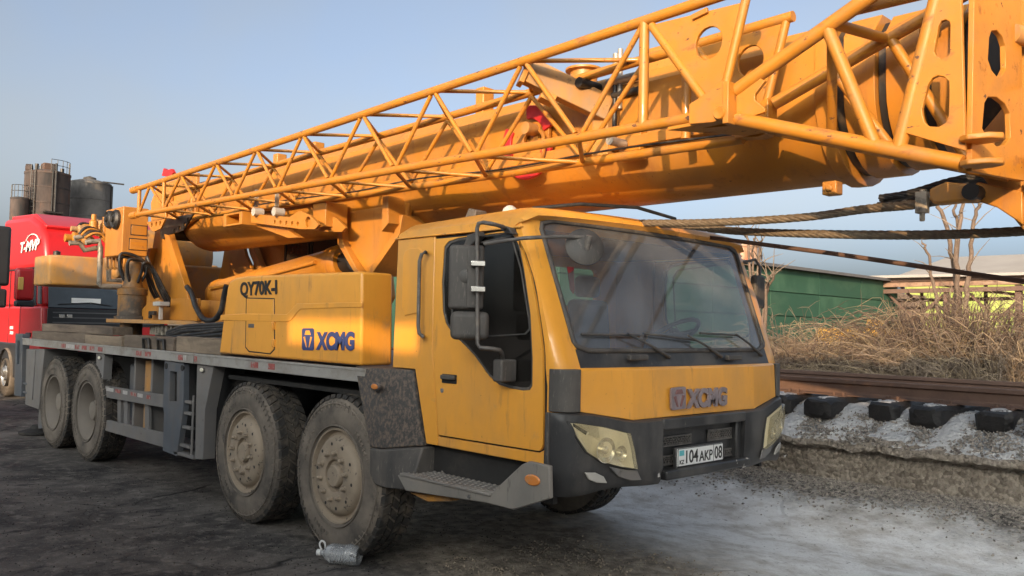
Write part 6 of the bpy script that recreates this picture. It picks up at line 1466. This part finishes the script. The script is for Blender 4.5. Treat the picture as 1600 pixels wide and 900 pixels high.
# ---------------- trees and bushes
M['bark'] = material('grey_bark', (.13, .092, .068), .9, var=.25, vscale=6, layers=[((.09, .065, .05), 12, .55, .7)], bump=(30, .5))
M['twig'] = material('dry_twig', (.175, .135, .10), .9, var=.35, vscale=3)
M['twig2'] = material('dry_twig_brown', (.115, .08, .06), .9, var=.35, vscale=3)
M['straw'] = material('dry_grass', (.235, .18, .115), .95, var=.3, vscale=4)
def limb(b, p, q_, r0, r1, k=6, wob=.05):
    p, q_ = Vector(p), Vector(q_); pts = [p.lerp(q_, i/k)+Vector((random.uniform(-wob, wob), random.uniform(-wob, wob), 0))*(0 if i in (0,) else 1) for i in range(k+1)]
    b.tube(pts, [r0+(r1-r0)*i/k for i in range(k+1)], 7); return pts
def pruned_tree(name, label, Y, stems, base, rr, twigs=6):
    bp = P(*base, 'Y', Y); T = thing(name, label, 'tree', (bp.x, Y, .9)); L = Vector((bp.x, Y, .9))
    crown = MB()
    for i, pts in enumerate(stems):
        b = MB(); path = [P(a, c, 'Y', Y+.15*math.sin(i*2+j)) for j, (a, c) in enumerate(pts)]
        path = [p-L for p in path]; path[0].z = min(path[0].z, .0)
        sp = spline(path, 4); sp = [p+Vector((random.uniform(-.02, .02), random.uniform(-.02, .02), 0)) for p in sp]
        n = len(sp); b.tube(sp, [rr*(1.2-.55*k/n)*(1 if i < 3 else .7) for k in range(n)], 8)
        b.build('trunk' if i == 0 else 'limb', M['bark'], T, smooth=60)
        for _ in range(twigs):
            k = random.randrange(n//3, n); p = sp[k]; d = Vector((random.uniform(-1, 1), random.uniform(-1, 1), random.uniform(.1, 1))).normalized()
            q_ = p+d*random.uniform(.15, .6); crown.tube([p, p.lerp(q_, .5)+Vector((0, 0, .03)), q_], [.012, .008, .003], 4)
    crown.build('crown', M['twig'], T, smooth=60)
    return T
random.seed(3)
pruned_tree('bare_tree', 'bare pruned tree with several thick stems under the boom head', 12.0, [((1485, 560), (1493, 470), (1492, 430), (1486, 395), (1476, 345), (1464, 318), (1462, 300)), ((1490, 560), (1498, 480), (1494, 420), (1494, 380), (1502, 340), (1506, 310)), ((1500, 560), (1508, 490), (1512, 440), (1517, 395), (1522, 345), (1530, 318)), ((1475, 560), (1466, 490), (1457, 440), (1452, 400), (1442, 380)), ((1492, 420), (1496, 370), (1491, 335), (1494, 315))], (1490, 560), .042, 6)
pruned_tree('bare_tree', 'thin bare sapling rising beside the right door mirror', 11.0, [((1180, 560), (1178, 470), (1176, 420), (1178, 372)), ((1178, 430), (1184, 405), (1191, 375)), ((1177, 425), (1170, 395), (1165, 370)), ((1186, 480), (1196, 450), (1210, 428)), ((1176, 415), (1186, 412), (1190, 408))], (1180, 560), .026, 6)
pruned_tree('bare_tree', 'dark bare stem leaning right behind the windscreen corner', 9.5, [((1176, 560), (1186, 500), (1192, 468), (1211, 428)), ((1190, 470), (1197, 452), (1200, 440))], (1180, 560), .03, 5)
def bush(name, label, px, py_base, Y, w_, h, n, mt, seed):
    random.seed(seed); c = P(px, py_base, 'Y', Y); c.z = .92
    T = thing(name, label, 'bush', tuple(c)); b = MB(); b2 = MB()
    for i in range(n):
        a = random.uniform(0, 2*math.pi); rr = math.sqrt(random.random())
        p = Vector((math.cos(a)*rr*w_*.42, math.sin(a)*rr*w_*.30, 0))
        lean = Vector((math.cos(a)*rr*w_*.4+random.gauss(0, .14*w_), random.gauss(0, .15*w_), 0))
        hh = h*random.uniform(.45, 1.0)*(1-.45*rr*rr); q_ = p+lean+Vector((0, 0, hh)); dr = random.uniform(.0, .45)*h
        e = q_+Vector((lean.x*.7+random.gauss(0, .1), random.gauss(0, .15), -dr))
        m1 = p.lerp(q_, .5)+Vector((random.gauss(0, .05), random.gauss(0, .05), .1))
        sp = spline([p, m1, q_, e], 3); r0 = random.uniform(.006, .012)
        tgt = b if random.random() < .7 else b2
        tgt.tube(sp, [r0*(1-.75*k/len(sp)) for k in range(len(sp))], 3, caps=False)
        for _ in range(3):
            k = random.randrange(2, len(sp)); s = sp[k]; d = Vector((random.gauss(0, 1), random.gauss(0, 1), random.gauss(.2, .7))).normalized()*random.uniform(.12, .4)
            tgt.tube([s, s+d*.6+Vector((0, 0, .02)), s+d], [.005, .004, .002], 3, caps=False)
    b.build('branches', mt, T, smooth=60); b2.build('pale_branches', M['straw'], T, smooth=60)
    return T
bush('dry_bush', 'low tangled brown bush just right of the cab', 1245, 590, 9.6, 2.2, .70, 380, M['twig2'], 21)
bush('dry_bush', 'pale straw-coloured bush in front of the yellow machine', 1345, 590, 10.2, 2.4, .68, 420, M['twig'], 22)
bush('dry_bush', 'taller grey thicket of twigs before the rusty frame', 1330, 560, 13.2, 2.8, 1.10, 300, M['twig'], 23)
bush('dry_bush', 'big rounded brown bush round the pruned tree', 1490, 590, 10.6, 2.5, 1.62, 900, M['twig2'], 24)
bush('dry_bush', 'wide dry bush running off the right picture edge', 1570, 590, 9.6, 2.3, 1.0, 460, M['twig'], 25)
bush('dry_bush', 'thin dry bush between the brown bush and the straw-coloured one', 1420, 590, 9.4, 1.8, .50, 340, M['twig'], 26)
bush('dry_bush', 'sparse pale shoots beside the green shed wall', 1225, 560, 12.5, 1.6, 1.5, 60, M['twig'], 27)
random.seed(5)
def grass():
    b = MB()
    for _ in range(9000):
        x = random.uniform(-3, 9); y = 7.5+abs(random.gauss(0, 1.6))
        h = random.uniform(.10, .36)*(1 if random.random() < .85 else 1.5); a = random.uniform(0, math.pi); w_ = random.uniform(.004, .009)
        d = Vector((math.cos(a)*w_, math.sin(a)*w_, 0)); l = Vector((random.gauss(0, .12), random.gauss(0, .12), 0)); p = Vector((x, y, .9))
        b.add([p-d, p+d, p+l*.5+d*.7+Vector((0,0,h*.6)), p+l*.5-d*.7+Vector((0,0,h*.6)), p+l*1.4+Vector((0,0,h))], [(0,1,2,3), (3,2,4)])
    return b
tag(grass().build('dry_grass', M['straw'], None, smooth=0, recalc=False), 'dead straw-coloured grass behind the rails', 'grass', kind='stuff')
# distant wooded rise closing the horizon
M['farwood'] = material('far_trees', (.13, .115, .10), .95, var=.2, vscale=.05)
def far_rise():
    b = MB(); n = 160; pts = []
    for i in range(n+1):
        a = rad(60+110*i/n); h = 3.5+2.5*abs(noise.noise((i*.22, 0, 0)))+1.2*noise.noise((i*.9, 3, 0))
        d = Vector((math.cos(a), math.sin(a), 0)); p = d*260
        pts.append([p+Vector((0,0,-1)), p+Vector((0,0,h)), p+d*20+Vector((0,0,h*.9)), p+d*20+Vector((0,0,-1))])
    return b.loft(pts)
tag(far_rise().build('far_wood', M['farwood'], None, smooth=40), 'far line of bare woodland along the horizon', 'woodland', kind='stuff')
